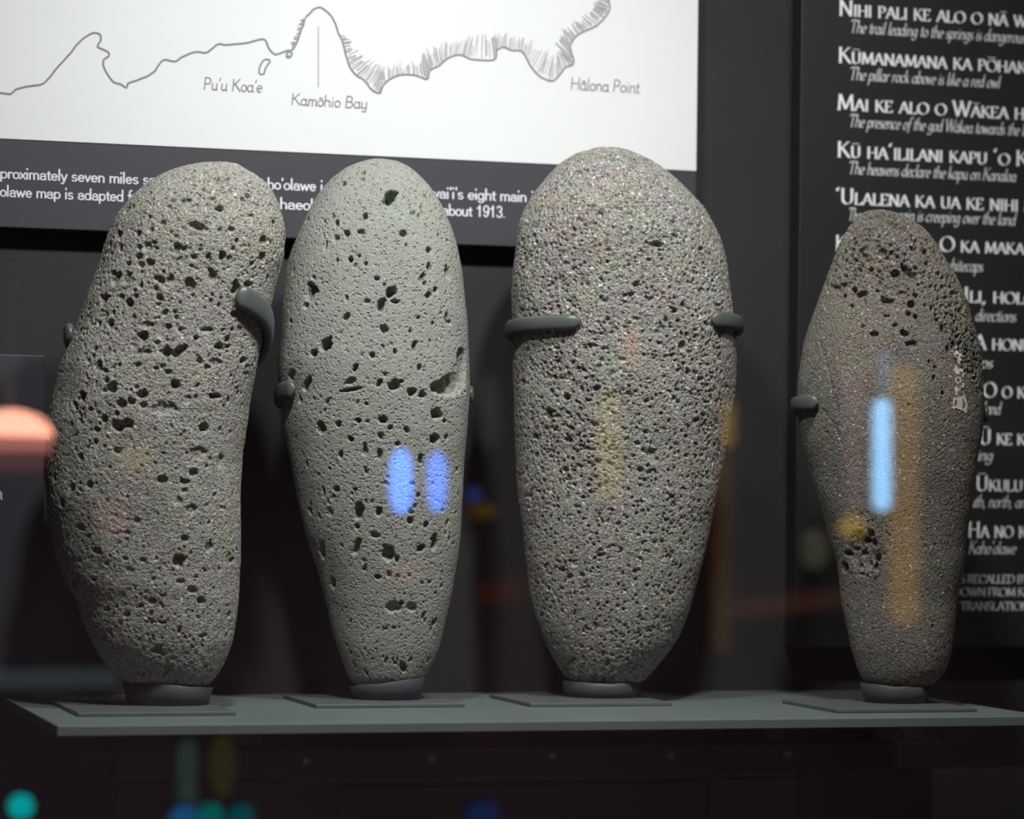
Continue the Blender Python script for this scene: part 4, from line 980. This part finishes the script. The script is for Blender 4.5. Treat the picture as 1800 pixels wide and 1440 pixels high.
# ------------------------------------------------------------------ small panel at the left edge
T_LP = .016
YL = Y_WALL - T_LP
l0 = on_y(80, 625, YL)
lp = empty('wall_label', (l0.x - .1, YL, l0.z - .2))
tag(lp, 'dark label board at the left edge beside the leaning stone', 'sign')
box('panel_board', (l0.x - .30, YL, SHELF_Z + .012), (l0.x, Y_WALL, l0.z), MAT['panel_dark'], lp, .0008)
text_mesh('label_text', 'n', 'low', (-9, 878), (5, 878), 26, YL, MAT['letter'], lp, 0, (.06, .05, 0))

# ------------------------------------------------------------------ lamps of the case (above the picture)
def case_lamp(k, x, y, z, tx, power, col):
    g = empty('case_spotlight', (x, y, z + .10))
    tag(g, ('small black spotlight under the case ceiling at the left', 'small black spotlight under the case ceiling in the middle', 'small black spotlight under the case ceiling at the right')[k], 'lamp', 'spotlights above the stones')
    tgt = Vector((tx, (Y_FRONT + Y_WALL) / 2 + .0, SHELF_Z + .2)); d = (tgt - Vector((x, y, z))).normalized()
    p = Vector((x, y, z))
    tube('lamp_head', [p - d * .09, p - d * .085, p - d * .005, p + d * .012], [.022, .036, .040, .040], MAT['housing'], g, 24, cap=False)
    tube('stem', [p - d * .08, Vector((x, y, Z_CEIL))], .006, MAT['housing'], g, 10)
    lamp_light('case_light', p + d * .006, tgt, power, col, .075)
for k, q in enumerate(LAMPS): case_lamp(k, *q)

# ------------------------------------------------------------------ gallery lights, seen mirrored in the glass
def mirror_spot(px, py, D):
    """Where a gallery lamp hangs whose mirror image in the pane stands at this pixel."""
    q = on_y(px, py, Y_GLASS + D)
    return Vector((q.x, Y_GLASS - D, q.z)), (q - CAM).dot(FWD) / FPX
def tube_lamp(name, px, y0, y1, wpx, D, col, s, label, group=None, px2=None):
    a, m = mirror_spot(px if px2 is None else px2, y0, D); b, _ = mirror_spot(px, y1, D)
    r = wpx * m / 2
    g = empty(name, (b.x, b.y, b.z)); tag(g, label, 'lamp', group)
    n = 7
    ax = (a - b).normalized()
    L = (a - b).length; r_end = min(max(r, .32 * L) if px2 is None and L < 8 * r else r, L / 2)
    path, rad = [], []
    for k in range(n):
        an = math.pi / 2 * k / (n - 1); path.append(b + ax * (r_end - r_end * math.cos(an))); rad.append(max(r * math.sin(an), 1e-4))
    for k in range(n):
        an = math.pi / 2 * (n - 1 - k) / (n - 1); path.append(a - ax * (r_end - r_end * math.cos(an))); rad.append(max(r * math.sin(an), 1e-4))
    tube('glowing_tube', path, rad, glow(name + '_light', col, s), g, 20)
    cz, cx_ = (a.z + b.z) / 2, (a.x + b.x) / 2
    hx, hz = max(abs(a.x - b.x) / 2, r * .7), max(abs(a.z - b.z) / 2, r * .7)
    box('back_plate', (cx_ - hx, b.y - r - .022, cz - hz), (cx_ + hx, b.y - r - .002, cz + hz), MAT['housing'], g)
    return g
TL = [
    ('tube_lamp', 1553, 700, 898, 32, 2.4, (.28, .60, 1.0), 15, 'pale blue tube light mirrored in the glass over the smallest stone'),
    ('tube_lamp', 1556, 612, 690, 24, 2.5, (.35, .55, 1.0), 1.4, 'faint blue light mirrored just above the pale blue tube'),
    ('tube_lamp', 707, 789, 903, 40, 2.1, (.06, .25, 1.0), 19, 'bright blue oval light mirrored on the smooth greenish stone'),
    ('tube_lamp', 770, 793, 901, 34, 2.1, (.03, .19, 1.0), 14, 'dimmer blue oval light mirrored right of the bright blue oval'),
    ('column_lamp', 1592, 640, 1100, 56, 2.7, (1.0, .50, .06), 1.2, 'amber glow mirrored down the right of the smallest stone'),
    ('column_lamp', 1075, 690, 885, 46, 2.7, (1.0, .72, .12), 1.2, 'yellow glow mirrored in the middle of the tallest stone'),
    ('column_lamp', 1112, 580, 650, 24, 2.7, (1.0, .40, .15), 1.6, 'small orange glow mirrored high on the tallest stone'),
    ('column_lamp', 1282, 700, 790, 26, 2.7, (1.0, .60, .10), 1.7, 'amber glow mirrored on the right edge of the tallest stone'),
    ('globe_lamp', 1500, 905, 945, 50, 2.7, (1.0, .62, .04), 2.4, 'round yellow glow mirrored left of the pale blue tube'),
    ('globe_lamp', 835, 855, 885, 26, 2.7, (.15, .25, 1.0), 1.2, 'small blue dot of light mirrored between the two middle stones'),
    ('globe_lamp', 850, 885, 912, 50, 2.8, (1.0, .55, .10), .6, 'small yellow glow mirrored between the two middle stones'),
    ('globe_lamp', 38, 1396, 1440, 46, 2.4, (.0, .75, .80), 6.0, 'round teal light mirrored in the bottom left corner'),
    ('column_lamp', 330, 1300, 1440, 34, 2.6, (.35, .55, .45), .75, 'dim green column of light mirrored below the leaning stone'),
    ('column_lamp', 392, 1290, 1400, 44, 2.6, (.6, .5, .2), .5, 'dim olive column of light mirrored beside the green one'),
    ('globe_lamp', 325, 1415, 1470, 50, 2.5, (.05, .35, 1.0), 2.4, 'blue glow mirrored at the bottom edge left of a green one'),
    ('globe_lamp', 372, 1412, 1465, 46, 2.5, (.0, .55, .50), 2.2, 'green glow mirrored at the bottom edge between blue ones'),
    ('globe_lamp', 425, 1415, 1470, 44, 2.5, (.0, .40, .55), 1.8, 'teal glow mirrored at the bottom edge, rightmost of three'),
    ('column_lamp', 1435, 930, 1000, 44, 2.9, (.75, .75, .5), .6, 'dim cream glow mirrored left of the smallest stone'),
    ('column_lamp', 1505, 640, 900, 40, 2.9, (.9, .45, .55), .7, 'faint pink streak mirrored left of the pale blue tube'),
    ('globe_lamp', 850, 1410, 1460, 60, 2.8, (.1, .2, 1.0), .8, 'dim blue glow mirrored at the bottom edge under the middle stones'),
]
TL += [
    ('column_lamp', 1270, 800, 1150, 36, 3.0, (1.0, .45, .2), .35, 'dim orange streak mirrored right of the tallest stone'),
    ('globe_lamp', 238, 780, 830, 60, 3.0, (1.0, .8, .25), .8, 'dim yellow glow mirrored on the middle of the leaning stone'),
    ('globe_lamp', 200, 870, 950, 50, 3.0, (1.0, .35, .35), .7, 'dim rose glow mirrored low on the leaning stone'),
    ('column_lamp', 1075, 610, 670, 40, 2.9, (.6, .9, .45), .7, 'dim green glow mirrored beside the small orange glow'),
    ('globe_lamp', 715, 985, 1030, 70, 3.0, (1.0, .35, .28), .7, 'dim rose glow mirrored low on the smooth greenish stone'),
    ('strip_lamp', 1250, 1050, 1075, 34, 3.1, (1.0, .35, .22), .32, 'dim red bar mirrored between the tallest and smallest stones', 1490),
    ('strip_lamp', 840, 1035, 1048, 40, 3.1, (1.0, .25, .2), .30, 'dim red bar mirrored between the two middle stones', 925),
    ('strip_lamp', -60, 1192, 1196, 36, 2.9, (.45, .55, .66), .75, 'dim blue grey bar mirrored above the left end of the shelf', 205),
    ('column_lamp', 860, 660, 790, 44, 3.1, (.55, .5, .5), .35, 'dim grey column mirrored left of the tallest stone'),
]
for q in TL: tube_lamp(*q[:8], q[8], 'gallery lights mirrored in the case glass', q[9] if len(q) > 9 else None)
def dome_lamp():
    c, m = mirror_spot(20, 768, 2.7)
    g = empty('dome_lamp', c); tag(g, 'orange pendant dome lamp mirrored at the left edge of the glass', 'lamp', 'gallery lights mirrored in the case glass')
    V, Fc = [], []; sg, nn = 32, 9; R = 74 * m; H = 48 * m
    for k in range(nn):
        an = math.pi / 2 * k / (nn - 1)
        for q in range(sg):
            t = 2 * math.pi * q / sg
            V.append(c + Vector((R * math.cos(an) * math.cos(t), R * math.cos(an) * math.sin(t), H * math.sin(an))) if k < nn - 1 else c + Vector((1e-4 * math.cos(t), 1e-4 * math.sin(t), H)))
    for k in range(nn - 1):
        for q in range(sg):
            Fc.append((k*sg+q, k*sg+(q+1) % sg, (k+1)*sg+(q+1) % sg, (k+1)*sg+q))
    mesh_obj('shade', V, Fc, glow('orange_shade', (1.0, .42, .28), 24.0), g, smooth=True)
    tube('collar', [c - Vector((0, 0, 26 * m)), c], [R * .92, R * .99], glow('rose_collar', (1.0, .30, .24), 5.0), g, 32, cap=False)
    tube('skirt', [c - Vector((0, 0, 58 * m)), c - Vector((0, 0, 26 * m))], [R * .75, R * .92], glow('rose_skirt', (1.0, .25, .25), .8), g, 32)
    tube('cord', [c + Vector((0, 0, H)), Vector((c.x, c.y, Z_CEIL))], .004, MAT['housing'], g, 8)
dome_lamp()
